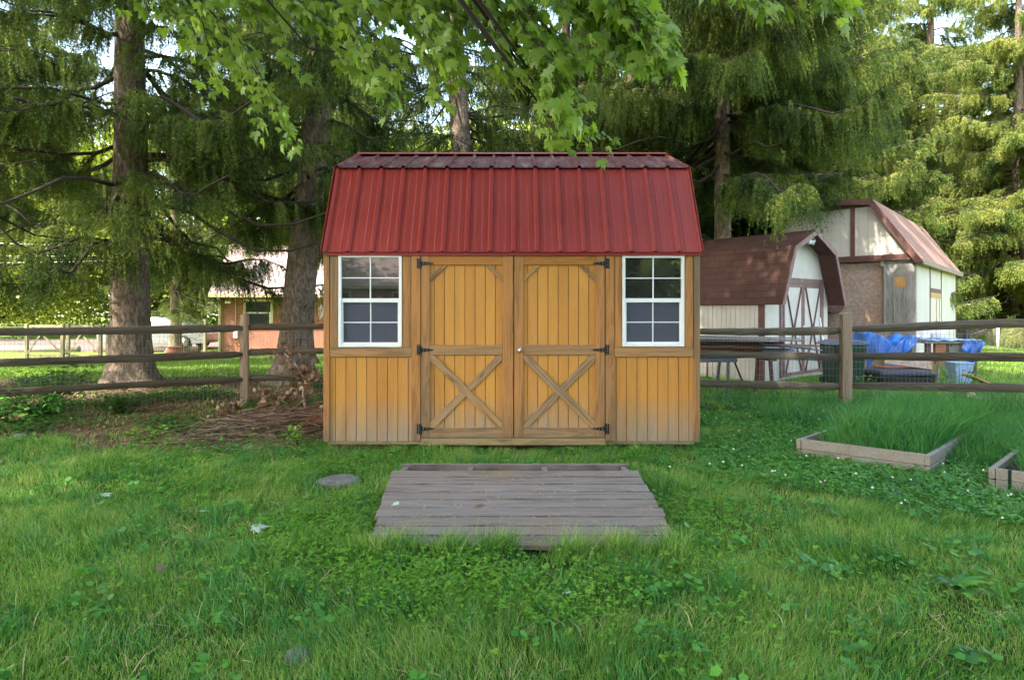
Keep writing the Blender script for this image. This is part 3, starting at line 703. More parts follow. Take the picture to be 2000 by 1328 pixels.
S1 = make_spruce('thick-trunked spruce behind the left fence, its base flaring wide', -7.02, 11.3, .4, seed=5, H=17, z0=2.9, Rr=4.3, hang=1.0, q=1.12, trunk_r=.335, dens=1.08, zmax=7.6)
S2 = make_spruce('leaning spruce trunk just left of the shed, in front of the brick house', -4.28, 11.9, 0, seed=8, H=17, z0=3.5, Rr=3.3, hang=.9, q=1.12, trunk_r=.31, lean=(.10, 0), dens=1.05, zmax=8)
S6 = make_spruce('dark spruce with long hanging curtains of needles over the brown-roofed shed', 5.0, 14.6, 1.2, seed=21, H=19, z0=4.75, Rr=4.1, hang=1.25, q=1.15, trunk_r=.21, dens=1.9, zmax=9.5)
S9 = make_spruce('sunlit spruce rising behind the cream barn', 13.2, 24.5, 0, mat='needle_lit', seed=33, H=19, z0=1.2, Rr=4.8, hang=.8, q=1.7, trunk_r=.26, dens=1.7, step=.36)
S3 = copy_thing(S2, 'spruce trunk straight behind the middle of the red roof', (-.9, 14.2, 0), 2.2)
copy_thing(S6, 'dense dark spruce close behind the right half of the red roof', (3.4, 21, 0), 1.7, 1.0)
copy_thing(S6, 'dark spruce behind the upper left corner of the picture, left of the thick trunk', (-14.9, 16.5, -.1), 2.4, 1.0)
copy_thing(S6, 'dark spruce standing directly behind the leaning trunk', (-6.2, 18.5, -.2), .3, .95)
S4 = copy_thing(S6, 'slim spruce behind the right half of the red roof, under the maple leaves', (1.6, 18.2, 0), 2.6, .95)
copy_thing(S2, 'pale-barked slim spruce at the right end of the red roof ridge', (3.6, 16.8, 0), 4.1, .95)
copy_thing(S6, 'leftmost of the two close trunks showing between the red roof and the brown-roofed shed', (7.0, 20.5, 0), 3.3, .9)
copy_thing(S1, 'spruce at the far left edge, its drooping branches before the driveway', (-10.8, 9.6, 0), 3.0)
copy_thing(S1, 'thick trunk between the silver car and the brick house', (-13.85, 25.3, -.35), 1.0, .70)
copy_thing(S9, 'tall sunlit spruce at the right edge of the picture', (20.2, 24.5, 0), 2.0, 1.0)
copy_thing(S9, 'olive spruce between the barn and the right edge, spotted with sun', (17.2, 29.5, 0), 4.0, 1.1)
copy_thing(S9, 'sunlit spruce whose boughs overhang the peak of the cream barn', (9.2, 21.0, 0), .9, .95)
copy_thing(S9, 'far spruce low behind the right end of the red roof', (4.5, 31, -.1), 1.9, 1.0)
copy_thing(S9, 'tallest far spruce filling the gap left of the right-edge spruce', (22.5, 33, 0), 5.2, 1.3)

# ---- broad-leaved trees
def broad_parts(seed, H, Rr, nleaf, leaf, trunk_r, base=2.0, clumps=70, flat=1.0):
    rng = np.random.default_rng(seed); rr = random.Random(seed); wood = MB(); tr = MB()
    top = Vector((rr.uniform(-.4, .4), rr.uniform(-.4, .4), H*.6))
    tr.tube([(0,0,-.2), (0,0,.15), (top.x*.3, top.y*.3, H*.3), tuple(top)], [trunk_r*1.5, trunk_r*1.1, trunk_r*.85, trunk_r*.4], 12, True, .05, rr)
    cs = []
    for i in range(clumps):
        u = rr.uniform(-1, 1); a = rr.uniform(0, 6.283); q = rr.uniform(.45, 1)**.6
        c = Vector((math.cos(a)*math.sqrt(1-u*u)*Rr*q, math.sin(a)*math.sqrt(1-u*u)*Rr*q, base+(H-base)*(.5+.5*u*q*flat))); cs.append(c)
        s = Vector((top.x*.5, top.y*.5, min(H*.58, max(base*.8, c.z*.55)))); md = s.lerp(c, .5)+Vector((0, 0, .12*Rr))
        wood.tube([s, md, c], [trunk_r*.3, trunk_r*.16, .01], 5, False)
    cs = np.array([tuple(c) for c in cs]); k = rng.integers(0, len(cs), nleaf)
    sg = Rr*.155*(.6+.8*rng.random(len(cs)))
    pos = cs[k]+rng.normal(size=(nleaf, 3))*sg[k][:, None]*np.array([1, 1, .75])
    n = rng.normal(size=(nleaf, 3))+np.array([0, 0, .9]); n /= np.linalg.norm(n, axis=1)[:, None]
    a = np.cross(n, rng.normal(size=(nleaf, 3))); a /= np.linalg.norm(a, axis=1)[:, None]; b = np.cross(n, a)
    s = leaf*(.6+.8*rng.random(nleaf))[:, None]
    V = np.stack([pos-a*s*.5, pos+b*s*.4, pos+a*s*.6, pos-b*s*.4], 1).reshape(-1, 3)
    return tr, wood, V
def make_broad(label, x, y, rz=0, mat='farleaf', group='leafy trees beyond the yard', **kw):
    t = thing('broadleaf_tree', label, 'tree', (x, y, float(gz(x, y))), rz, group)
    tr, wood, V = broad_parts(**kw)
    tr.build('trunk', M['maplebark'], t); wood.build('branches', M['branchbark'], t)
    npmesh('crown', V, np.arange(len(V)).reshape(-1, 4), M[mat], t); return t
B1 = make_broad('bright leafy tree beyond the driveway, between the far spruces', -26, 44, seed=1, H=16, Rr=7, nleaf=26000, leaf=.30, trunk_r=.3, base=1.2, clumps=110)
B2 = make_broad('bright tree rising behind the brick house roof', -11, 42, seed=2, H=15, Rr=6.5, nleaf=24000, leaf=.30, trunk_r=.28, base=1.0, clumps=100)
for i, (x, y, r, s, lb) in enumerate((
    (-38, 50, 1, 1.1, 'bright tree farthest left beyond the driveway'), (-18, 52, 2, 1.15, 'tall bright tree behind the thick trunk by the car'),
    (-3, 46, 3, 1.1, 'bright tree glimpsed over the left half of the red roof'), (6, 48, 4, 1.1, 'bright tree glimpsed over the right half of the red roof'),
    (15, 46, 5, 1.1, 'bright tree glimpsed behind the brown-roofed shed'), (27, 44, 6, 1.0, 'bright low tree behind the chain-link fence'),
    (38, 48, .5, 1.2, 'bright tree just beyond the right edge'), (-32, 38, 4.4, .7, 'smaller bright tree before the driveway hedge'))):
    copy_thing(B1 if i % 2 else B2, lb, (x, y, -.35), r, s)

# ---- hedge masses that close the horizon
def hedge(name, label, x0, x1, y, h, n, seed, th=2.0, mat='farleaf', leaf=.22):
    rng = np.random.default_rng(seed); x = rng.uniform(x0, x1, n); top = h*(.75+.25*np.sin(x*1.1+seed)*np.cos(x*.37))
    z = rng.random(n)*top-.4; yy = y+rng.normal(size=n)*th*.4; pos = np.stack([x, yy, z], 1)
    nn = rng.normal(size=(n, 3))+np.array([0, -.5, .6]); nn /= np.linalg.norm(nn, axis=1)[:, None]
    a = np.cross(nn, rng.normal(size=(n, 3))); a /= np.linalg.norm(a, axis=1)[:, None]; b = np.cross(nn, a); s = leaf*(.6+.8*rng.random(n))[:, None]
    V = np.stack([pos-a*s*.5, pos+b*s*.4, pos+a*s*.6, pos-b*s*.4], 1).reshape(-1, 3)
    return tag(npmesh(name, V, np.arange(len(V)).reshape(-1, 4), M[mat]), label, 'hedge', None, 'stuff')
hedge('far_undergrowth', 'dense bright undergrowth along the far side of the driveway', -60, -12, 46, 5, 26000, 3, 4)
hedge('far_undergrowth', 'dense undergrowth far behind the sheds', -12, 30, 55, 6, 20000, 4, 4, leaf=.3)
hedge('leafy_hedge', 'bright yellow-green hedge behind the chain-link fence', 15, 42, 27.5, 2.0, 24000, 5, 2, leaf=.12)

hedge('back_hedge', 'dark leafy hedge behind the camera, mirrored in the windows', -30, 34, -22, 9, 45000, 6, 2, 'needle', .55)
# ------------------------------------------------------------------ maple hanging in from above
def leaf_template():
    pts = []   # half outline of a five-lobed leaf, stem at the origin, tip along +y
    half = [(0,0),(.10,-.02),(.26,-.12),(.24,.02),(.50,.06),(.40,.17),(.60,.36),(.44,.36),(.50,.50),(.28,.44),(.16,.40),(.24,.66),(.12,.64),(.0,1.0)]
    for p in half: pts.append(p)
    for p in half[-2:0:-1]: pts.append((-p[0], p[1]))
    return np.array(pts)
LT = leaf_template(); NL = len(LT)
def maple_leaves(P, dirs, size, rng, droop=.6):
    n = len(P); ctr = np.array([[0, .30]]); pl = np.vstack([ctr, LT])
    d = dirs/np.linalg.norm(dirs, axis=1)[:, None]
    up = np.array([0, 0, 1.0])+rng.normal(size=(n, 3))*.45; up[:, 1] -= .25
    x = np.cross(d, up); x /= np.linalg.norm(x, axis=1)[:, None]; nz = np.cross(x, d)
    V = P[:, None, :]+size[:, None, None]*(pl[None, :, 0, None]*x[:, None, :]+pl[None, :, 1, None]*d[:, None, :]
        +(-.25*pl[None, :, 0, None]**2*1.4-.22*pl[None, :, 1, None]**2)*nz[:, None, :])
    k = NL+1; base = (np.arange(n)*k)[:, None, None]
    tri = np.array([[0, i+1, (i+1) % NL+1] for i in range(NL)])[None]
    return V.reshape(-1, 3), (base+tri).reshape(-1, 3)
maple = thing('maple_tree', 'maple whose bright green leafy boughs hang into the top of the picture', 'tree', (-6.5, -4.5, 0))
rng = np.random.default_rng(77); rr = random.Random(77)
off = Vector((6.5, 4.5, 0))
wood = MB(); LP, LD, LS = [], [], []
# bough polylines: (px, py, depth) of start, and end
sprays = []
def spray(a, b, n=1, sp=40, sz=.135):
    for i in range(n):
        j = lambda s: rr.uniform(-s, s)
        sprays.append((W(a[0]+j(sp), a[1]+j(sp*.6), a[2]+j(.4)), W(b[0]+j(sp), b[1]+j(sp*.6), b[2]+j(.3)), sz))
spray((430,-60,4.4), (640,80,4.3), 8, 90); spray((330,-40,4.6), (420,130,4.4), 4, 50, .12); spray((420,60,4.4), (540,250,4.3), 3, 40, .11)
spray((250,-40,4.8), (400,60,4.6), 5, 60, .12); spray((600,-60,4.2), (800,110,4.0), 9, 90); spray((760,-60,4.0), (930,90,3.8), 10, 80)
spray((900,-60,3.9), (1060,110,3.7), 11, 80); spray((1040,-60,3.7), (1200,80,3.5), 12, 70, .14); spray((1120,-60,3.6), (1270,90,3.4), 9, 45, .145)
spray((1150,-40,3.5), (1290,60,3.4), 4, 25, .15)
spray((980,20,3.8), (1120,190,3.6), 5, 45, .14); spray((1040,80,3.8), (1100,200,3.6), 4, 35, .14); spray((1060,200,3.9), (1090,270,3.8), 3, 22, .10)
spray((1080,240,3.9), (1160,270,3.8), 3, 20, .09); spray((800,60,4.0), (900,170,3.9), 3, 40, .12); spray((640,100,4.2), (760,190,4.1), 3, 40, .11)
spray((1440,-40,3.8), (1500,10,3.7), 4, 25, .12); spray((1540,-40,3.8), (1640,10,3.7), 5, 25, .12); spray((1380,-50,3.8), (1400,-5,3.7), 2, 20, .11)
for a, b, sz in sprays:
    a = a+off-Vector((0,0,0)); b = b+off; L = (b-a).length; d = (b-a)/L
    mid = a.lerp(b, .5)+Vector((0, 0, .10*L)); pts = [a, a.lerp(mid, .5)+Vector((0,0,.03*L)), mid, mid.lerp(b, .55)+Vector((0,0,.02)), b]
    wood.tube(pts, [.006, .005, .004, .003, .0015], 5, False)
    n = max(6, int(L/.028))
    for k in range(n):
        t = .12+.88*(k+rr.random())/n; i = min(3, int(t*4)); p = pts[i].lerp(pts[i+1], t*4-i)
        sd = Vector((rr.uniform(-1, 1), rr.uniform(-.8, .8), rr.uniform(-.5, .2)))
        pet = (d*.6+sd*.9+Vector((.25, 0, -.35))).normalized(); pl = rr.uniform(.05, .13); q = p+pet*pl
        wood.tube([p, q], [.0014, .0010], 3, False)
        ld = (pet*.5+Vector((.45, -.1, -.75))+sd*.3); LP.append(tuple(q)); LD.append(tuple(ld)); LS.append(sz*.72*rr.uniform(.5, 1.2))
V, Fm = maple_leaves(np.array(LP), np.array(LD), np.array(LS), rng)
npmesh('hanging_leaves', V, Fm, M['mapleleaf'], maple)
# limbs and high crown overhead, which shade the yard
MB().tube([(0,0,-.2), (0,0,.2), (.1,.05,2.2), (.3,.3,5), (.2,.5,9), (.3,.4,13.5)], [.5, .36, .31, .27, .18, .07], 14, True, .04, rr).build('trunk', M['maplebark'], maple)
for a, b, sz in sprays:
    if rr.random() < .6: continue
    a = a+off; s = Vector((.25, .3, rr.uniform(4.5, 6.0))); wood.tube([s, s.lerp(a, .35)+Vector((0, 0, 1.0)), s.lerp(a, .75)+Vector((0, 0, .8)), a], [.06, .045, .022, .006], 6, False)
NC = 175000; cl = []
for i in range(480):
    a = rr.uniform(0, 6.283); q = math.sqrt(rr.random()); cx = 1.6+9.9*q*math.cos(a); cy = 2.8+10.6*q*math.sin(a)
    cz = rr.uniform(10.2+1.2*q, 16.5-2.5*q*q); cl.append((cx, cy, cz))
    s = Vector((.3, .4, rr.uniform(6, 11))); c = Vector((cx, cy, cz)); wood.tube([s, s.lerp(c, .5)+Vector((0,0,.3)), c], [.06, .035, .01], 5, False)
wood.build('branches', M['branchbark'], maple)
cl = np.array(cl); k = rng.integers(0, len(cl), NC); pos = cl[k]+rng.normal(size=(NC, 3))*np.array([.55, .55, .35]); n = len(pos)
nn = rng.normal(size=(n, 3))*.5+np.array([0, 0, 1.0]); nn /= np.linalg.norm(nn, axis=1)[:, None]
a = np.cross(nn, rng.normal(size=(n, 3))); a /= np.linalg.norm(a, axis=1)[:, None]; b = np.cross(nn, a); s = .16*(.6+.8*rng.random(n))[:, None]
V = np.stack([pos-a*s*.5, pos+b*s*.45, pos+a*s*.6, pos-b*s*.45], 1).reshape(-1, 3)
npmesh('crown', V, np.arange(len(V)).reshape(-1, 4), M['mapleleaf'], maple)
# trees and house behind the camera, seen mirrored in the window panes
copy_thing(B1, 'leafy tree behind the camera, mirrored in the shed windows', (-14, -14, 0), 2, .8)
copy_thing(B2, 'leafy tree behind the camera on the right, mirrored in the right window', (13, -16, 0), 1, .8)

# ------------------------------------------------------------------ the brown-roofed shed on the right
def uvslope(mb, name, mat, par, quads):                  # each quad: 4 points, eave-left, eave-right, top-right, top-left ; uv in metres
    me = bpy.data.meshes.new(name); vs = []; fs = []; uvs = []
    for q in quads:
        q = [Vector(p) for p in q]; b = len(vs); vs += [tuple(p) for p in q]; fs.append(tuple(range(b, b+4)))
        e = (q[1]-q[0]).normalized(); n = e.cross(q[3]-q[0]).normalized(); u = n.cross(e)
        uvs += [((p-q[0]).dot(e), (p-q[0]).dot(u)) for p in q]
    me.from_pydata(vs, [], fs); uv = me.uv_layers.new(name='UVMap')
    for i, w in enumerate(uvs): uv.data[i].uv = w
    me.materials.append(M[mat]); o = bpy.data.objects.new(name, me); C.objects.link(o); o.parent = par
    return o
ang2 = math.atan2(.64, .77)
s2 = thing('garden_shed', 'cream gambrel shed with brown shingle roof and maroon-trimmed double doors', 'shed', (4.75, 11.5, 0), ang2)
w2, L2 = 2.62, 3.9; ze, zb, zr = 1.56, 2.60, 2.98; bi = .45
gpoly = [(0, .05), (w2, .05), (w2, ze), (w2-bi+.04, zb-.05), (w2/2, zr-.06), (bi-.04, zb-.05), (0, ze)]
MB().prism(gpoly, 0, .06).build('front_wall', M['cream'], s2)
m_ = MB(); planks(m_, 0, L2, .05, ze, 0, .03, pitch=.1, gap=.008)
m_.v = [(-.03+v[1], v[0], v[2]) for v in m_.v]; m_.build('side_wall', M['cream'], s2)
MB().box(.001, .03, .06, L2, .05, ze).box(w2-.06, w2, .06, L2, .05, ze).box(.03, w2-.06, L2-.05, L2, .05, ze).build('inner_wall', M['browntrim'], s2)
ov = .34; eo = .07
prof = [(-eo, ze-.06), (bi-.03, zb), (w2/2, zr), (w2-bi+.03, zb), (w2+eo, ze-.06)]
rf2 = MB()
inn = [(-eo+.05, ze-.06), (bi+.01, zb-.035), (w2/2, zr-.04), (w2-bi-.01, zb-.035), (w2+eo-.05, ze-.06)]
for i in range(4): rf2.prism([prof[i], prof[i+1], inn[i+1], inn[i]], -ov, L2+.1)
rf2 = rf2.build('roof', M['browntrim'], s2)
qs = []
out = [(p[0]+(-.006 if i < 2 else (.006 if i > 2 else 0)), p[1]+.006) for i, p in enumerate(prof)]
for i in range(4):
    a, b = out[i], out[i+1]
    if i < 2: qs.append(((a[0], L2+.1, a[1]), (a[0], -ov-.01, a[1]), (b[0], -ov-.01, b[1]), (b[0], L2+.1, b[1])))
    else: qs.append(((b[0], -ov-.01, b[1]), (b[0], L2+.1, b[1]), (a[0], L2+.1, a[1]), (a[0], -ov-.01, a[1])))
uvslope(None, 'shingles', 'shingle', rf2, qs)
m_ = MB()
for i in range(4):
    a, b = Vector((prof[i][0], 0, prof[i][1])), Vector((prof[i+1][0], 0, prof[i+1][1]))
    ia, ib = Vector((prof[i][0]+(.10 if i < 2 else -.10)*(1 if i in (0, 3) else .1), 0, prof[i][1]-(.0 if i in (0,) else .10))), None
def offs(pr, t):
    c = Vector((w2/2, 0, 1.2)); r_ = []
    for i, p in enumerate(pr):
        v = Vector((p[0], 0, p[1])); r_.append(v+(c-v).normalized()*t)
    r_[0] = Vector((pr[0][0]+t, 0, pr[0][1])); r_[-1] = Vector((pr[-1][0]-t, 0, pr[-1][1])); r_[2] = Vector((pr[2][0], 0, pr[2][1]-t*1.05)); return [(v.x, v.z) for v in r_]
ins = offs(prof, .095)
for i in range(4): m_.prism([prof[i], prof[i+1], ins[i+1], ins[i]], -ov-.028, -ov-.002)
m_.build('fascia', M['maroon'], rf2)
MB().box(-.038, -.031, .0, .13, .05, ze-.02).build('corner_board', M['browntrim'], s2); MB().box(-.036, -.031, 1.2, 1.24, .05, .7).build('batten', M['browntrim'], s2)
d0, d1, dt = .62, 2.28, 1.93
m_ = MB(); m_.box(d0-.10, d0, -.025, -.002, .1, dt+.0); m_.box(d1, d1+.10, -.025, -.002, .1, dt); m_.box(d0-.1, d1+.1, -.027, -.002, dt+.002, dt+.11); m_.build('door_frame', M['maroon'], s2)
dm = (d0+d1)/2
for a, b in ((d0+.01, dm-.006), (dm+.006, d1-.01)):
    dd = MB().box(a, b, -.018, -.002, .12, dt-.01).build('door', M['cream'], s2)
    m_ = MB(); tw = .055
    m_.box(a, a+tw, -.030, -.0185, .12, dt-.01); m_.box(b-tw, b, -.030, -.0185, .12, dt-.01)
    for z in (.12, .98, dt-.01-.06): m_.box(a+tw, b-tw, -.0295, -.0185, z, z+.06)
    for z0, z1 in ((.18, .98), (1.04, dt-.07)):
        xa, xb = a+tw+.03, b-tw-.03; xm = (xa+xb)/2; sg = 1 if z0 > .5 else -1
        zz = (z1, z0) if sg > 0 else (z0, z1)
        m_.beam((xa, -.024, zz[0]), (xm-.02, -.024, zz[1]), .05, .010, (0, 1, 0)); m_.beam((xb, -.0245, zz[0]), (xm+.02, -.0245, zz[1]), .05, .010, (0, 1, 0))
    m_.build('door_trim', M['maroon'], dd)
m_ = MB().box(dm-.03, dm+.02, -.045, -.031, 1.0, 1.09); m_.build('hasp', M['steel'], s2)
m_ = MB(); m_.box(w2/2-.42, w2/2-.18, -.02, -.002, 2.48, 2.68)
for k in range(5): m_.box(w2/2-.41, w2/2-.19, -.026, -.0205, 2.495+k*.036, 2.515+k*.036)
m_.build('vent', M['browntrim'], s2)
m_ = MB(); m_.lathe([(.05, 0), (.05, .02), (.02, .03)], 12, (w2/2+.02, -.12, 2.80)); 
for s in (-1, 1): m_.tube([(w2/2+.02+s*.02, -.12, 2.80), (w2/2+.02+s*.08, -.2, 2.76), (w2/2+.02+s*.11, -.26, 2.74)], [.02, .045, .055], 10)
m_.build('flood_light', M['white'], s2)

# ------------------------------------------------------------------ big cream barn behind it
ang3 = math.atan2(-.67, .74)    # local x runs from the far left corner to the near right corner
C3 = Vector((9.2, 14.0, 0)); u3 = Vector((-.742, .670, 0)); w3 = 3.5; O3 = C3+u3*w3
b3 = thing('barn', 'large cream barn with tan shingle roof, brown trim and a bare particle-board front', 'barn', tuple(O3), math.atan2(-u3.y, -u3.x))
L3 = 6.8; e3, k3, r3 = 2.60, 4.02, 4.09; bi3 = .88
gp = [(0, e3), (w3, e3), (w3-bi3+.03, k3-.06), (w3/2, r3-.06), (bi3-.03, k3-.06)]
m_ = MB(); m_.prism(gp, 0, .05); m_.build('gable_wall', M['cream'], b3)
m_ = MB()
x = .1
while x < w3-.1:
    zt = k3-.1 if bi3 < x < w3-bi3 else e3+(x if x < bi3 else w3-x)/bi3*(k3-e3)-.12
    if zt > e3+.1: m_.box(x, x+.006, -.002, .001, e3+.02, zt)
    x += .2032
m_.build('siding_groove', plain('groove_shade', (.36,.33,.31), .8), b3)  # darker strips that paint groove shade onto the flat gable
m_ = MB(); m_.box(0, w3, .1, .14, 0, e3-.06); m_.build('front_wall', M['osb'], b3)
m_ = MB(); m_.box(w3-.62, w3-.005, .02, .08, 0, e3-.05); m_.build('plank_wall', M['greywood'], b3)
m_ = MB(); m_.box(w3-.42, w3-.17, .012, .019, .1, 2.2); m_.build('boarded_opening', M['greywood'], b3)
m_ = MB(); m_.box(w3-.42, w3-.19, .006, .0115, 1.92, 2.18); m_.build('bare_wood_patch', M['newwood'], b3)
m_ = MB(); m_.box(w3-.64, w3-.6, .0, .019, 0, 2.5); m_.box(w3-.45, w3-.42, .0, .011, 0, 2.22); m_.build('batten', M['greywood'], b3)
m_ = MB(); m_.box(-.05, w3+.02, -.06, -.002, e3-.04, e3+.10); m_.box(w3-1.34, w3-1.24, -.018, -.003, e3+.10, k3-.06)
m_.box(bi3-.02, w3-bi3+.02, -.02, -.0035, k3-.16, k3-.06); m_.build('gable_trim', M['browntrim'], b3)
m_ = MB(); m_.box(w3-2.0, w3-1.93, -.03, .1, e3-.17, e3-.045); m_.box(w3-.70, w3-.63, -.03, .1, e3-.17, e3-.045); m_.box(w3-3.1, w3-3.03, -.03, .1, e3-.17, e3-.045); m_.build('bracket', M['palegreen'], b3)
m_ = MB(); m_.box(w3-.05, w3, .081, L3, 0, e3); m_.box(0, .05, .15, L3, 0, e3); m_.box(.05, w3-.05, L3-.05, L3, 0, e3); m_.build('side_wall', M['cream'], b3)
for y in (1.9, 3.75, L3-.06): MB().box(w3+.001, w3+.015, y, y+.07, 0, e3-.1).build('side_trim', M['browntrim'], b3)
MB().box(w3+.001, w3+.018, 1.975, 3.745, 1.85, 1.96).build('door_lintel', M['browntrim'], b3)
wd = MB().box(w3+.001, w3+.010, 1.98, 3.74, 0, 1.845).build('side_door', M['cream'], b3)
MB().box(w3+.0105, w3+.02, 2.02, 3.7, 1.72, 1.83).box(w3+.0105, w3+.02, 2.85, 2.93, .1, 1.715).box(w3+.0105, w3+.02, 3.38, 3.44, .1, 1.715).build('door_trim', M['newwood'], wd)
pr = [(-.16, e3-.12), (bi3-.02, k3), (w3/2, r3), (w3-bi3+.02, k3), (w3+.16, e3-.12)]
inn = [(-.06, e3-.12), (bi3+.03, k3-.05), (w3/2, r3-.05), (w3-bi3-.03, k3-.05), (w3+.06, e3-.12)]
rf3 = MB()
for i in range(4): rf3.prism([pr[i], pr[i+1], inn[i+1], inn[i]], -.12, L3+.15)
rf3 = rf3.build('roof', M['browntrim'], b3); qs = []
out = [(p[0]+(-.006 if i < 2 else (.006 if i > 2 else 0)), p[1]+.006) for i, p in enumerate(pr)]
for i in range(4):
    a, b = out[i], out[i+1]
    if i < 2: qs.append(((a[0], L3+.15, a[1]), (a[0], -.12, a[1]), (b[0], -.12, b[1]), (b[0], L3+.15, b[1])))
    else: qs.append(((b[0], -.12, b[1]), (b[0], L3+.15, b[1]), (a[0], L3+.15, a[1]), (a[0], -.12, a[1])))
uvslope(None, 'shingles', 'shingle_tan', rf3, qs)
m_ = MB(); m_.box(w3+.10, w3+.17, -.1, L3+.2, e3-.16, e3-.04); m_.build('eave_fascia', plain('eave_board', (.30,.22,.17), .8), rf3)
m_ = MB()
for i in range(4):
    a, b = pr[i], pr[i+1]; ia = (a[0]+(.17 if i < 2 else -.17 if i > 1 else 0)*(0 if i in (2,) else 1), a[1]); 
insn = [(pr[0][0]+.15, pr[0][1]), (pr[1][0]+.06, pr[1][1]-.13), (pr[2][0], pr[2][1]-.13), (pr[3][0]-.06, pr[3][1]-.13), (pr[4][0]-.15, pr[4][1])]
for i in range(4): m_.prism([pr[i], pr[i+1], insn[i+1], insn[i]], -.145, -.1215)
m_.build('rake_fascia', M['browntrim'], rf3)

# ------------------------------------------------------------------ brick house at the back left
hz_ = -.36
hs = thing('brick_house', 'red brick house with pale roof behind the leaning trunk left of the shed', 'house', (-12.05, 25.3, hz_), R(14))
WH = 2.45; WL = 15; WD = 8
uvslope(None, 'front_wall', 'brick', hs, [((0,0,0), (WL,0,0), (WL,0,WH), (0,0,WH))])
uvslope(None, 'side_wall', 'brick', hs, [((0,WD,0), (0,0,0), (0,0,WH), (0,WD,WH)), ((WL,0,0), (WL,WD,0), (WL,WD,WH), (WL,0,WH))])
m_ = MB(); m_.add([(0,0,WH), (0,WD,WH), (0,WD/2,WH+2.3)], [(0,2,1)]); m_.add([(WL,0,WH), (WL,WD,WH), (WL,WD/2,WH+2.3)], [(0,1,2)]); m_.build('gable', M['white'], hs)
rfh = MB().prism([(-.45, WH-.02), (WD/2, WH+2.42), (WD+.45, WH-.02), (WD+.4, WH-.08), (WD/2, WH+2.32), (-.4, WH-.08)], -.3, WL+.3, 'x').build('roof', M['white'], hs)
uvslope(None, 'shingles', 'shingle_pink', rfh, [((-.32,-.46,WH-.012), (WL+.32,-.46,WH-.012), (WL+.32,WD/2,WH+2.43), (-.32,WD/2,WH+2.43)), ((WL+.32,WD+.46,WH-.012), (-.32,WD+.46,WH-.012), (-.32,WD/2,WH+2.43), (WL+.32,WD/2,WH+2.43))])
MB().box(-.3, WL+.3, -.56, -.455, WH-.16, WH-.01).build('gutter', M['yellow'], hs)
MB().tube([(.02,-.5,WH-.1), (.02,-.08,WH-.35), (.02,-.06,.05)], .045, 8).build('downspout', M['white'], hs)
MB().tube([(.62,-.03,WH-.1), (.62,-.03,.85)], .015, 6).box(.55,.70,-.1,-.002,.62,.9).build('conduit', M['white'], hs)
def hwin(x0, x1, z0, z1, door=False):
    m_ = MB(); fw = .10
    m_.box(x0-fw, x0, -.05, -.002, z0-fw, z1+fw); m_.box(x1, x1+fw, -.05, -.002, z0-fw, z1+fw); m_.box(x0, x1, -.049, -.002, z1, z1+fw); m_.box(x0, x1, -.06, -.002, z0-fw, z0)
    o = m_.build('window', M['yellow'], hs)
    MB().box(x0, x1, -.012, -.003, z0, z1).build('pane', M['carglass'], o)
    MB().box(x0, x1, -.03, -.0125, (z0+z1)/2-.03, (z0+z1)/2+.03).box(x0, x0+.05, -.03, -.0125, z0, (z0+z1)/2-.03).box(x1-.05, x1, -.03, -.0125, z0, (z0+z1)/2-.03).build('sash', M['white'], o)
hwin(1.02, 1.98, 1.18, 2.12); hwin(2.72, 3.5, .95, 2.12); hwin(5.4, 6.3, 1.15, 2.12)
for s, x in ((0, .28), (1, .40)): MB().tube([(x-.02, -.03, WH-.28), (x+.02, -.18, WH-.33), (x+.03, -.26, WH-.36)], [.02, .05, .065], 8).build('flood_light', M['white'], hs)
m_ = MB()
for i in range(7):
    a = i*.9; m_.tube([(4.05+.05*math.sin(a), -.12-.01*i, 2.0), (4.0+.12*math.cos(a), -.14, 1.75), (4.1+.16*math.sin(a+1), -.13, 1.5-.03*i), (4.2, -.12, 1.98)], .014, 6)
m_.build('hose_coil', M['white'], hs)
# a second house side behind the camera, seen only as a reflection
hb = copy_thing(hs, 'brick house behind the camera, mirrored dimly in the shed windows', (-1.5, -14, 0), R(180))
copy_thing(S6, 'spruce behind the camera, mirrored in the right shed window', (6.5, -9, 0), 1.0)
copy_thing(S6, 'second spruce behind the camera, farther right', (11, -11, 0), 3.0)
hb['category'] = 'house'

# ------------------------------------------------------------------ car, gate, pots, wires in the left distance
car = thing('parked_car', 'silver parked car half hidden behind the big spruce trunk on the driveway', 'car', (-15.9, 27.9, -.34), 0)
body = [(-2.35,.30),(-2.38,.62),(-2.3,.80),(-1.9,.92),(-1.5,.96),(-.95,1.36),(-.2,1.45),(.55,1.40),(1.25,.98),(1.9,.88),(2.3,.70),(2.36,.42),(2.3,.28),(1.80,.26),(1.72,.50),(1.45,.62),(1.18,.50),(1.10,.26),(-1.10,.26),(-1.18,.50),(-1.45,.62),(-1.72,.50),(-1.80,.26)]
m_ = MB(); n_ = len(body); vs = []
for yy, ins_ in ((-.86, 1), (-.70, 2), (.70, 2), (.86, 1)):
    vs += [(x, (math.copysign(.62, yy) if (z > 1.0 and ins_ == 1) else math.copysign(.88 if ins_ == 1 else .5, yy)), z) for x, z in body]
m_.add(vs, [tuple(range(n_-1, -1, -1))]+[(k*n_+i, k*n_+(i+1) % n_, (k+1)*n_+(i+1) % n_, (k+1)*n_+i) for k in range(3) for i in range(n_)]+[tuple(range(3*n_, 4*n_))])
m_.build('body', M['silver'], car, .02)
m_ = MB()
for s in (-1, 1):
    for pl in ([(-1.28,1.0),(-.88,1.30),(-.25,1.37),(-.25,1.0)], [(-.18,1.0),(-.18,1.37),(.50,1.33),(1.05,1.0)]):
        m_.add([(x, s*(.895-(z-1.0)*.68+.0), z) for x, z in pl], [tuple(range(4)) if s < 0 else (3,2,1,0)])
m_.build('side_window', M['carglass'], car)
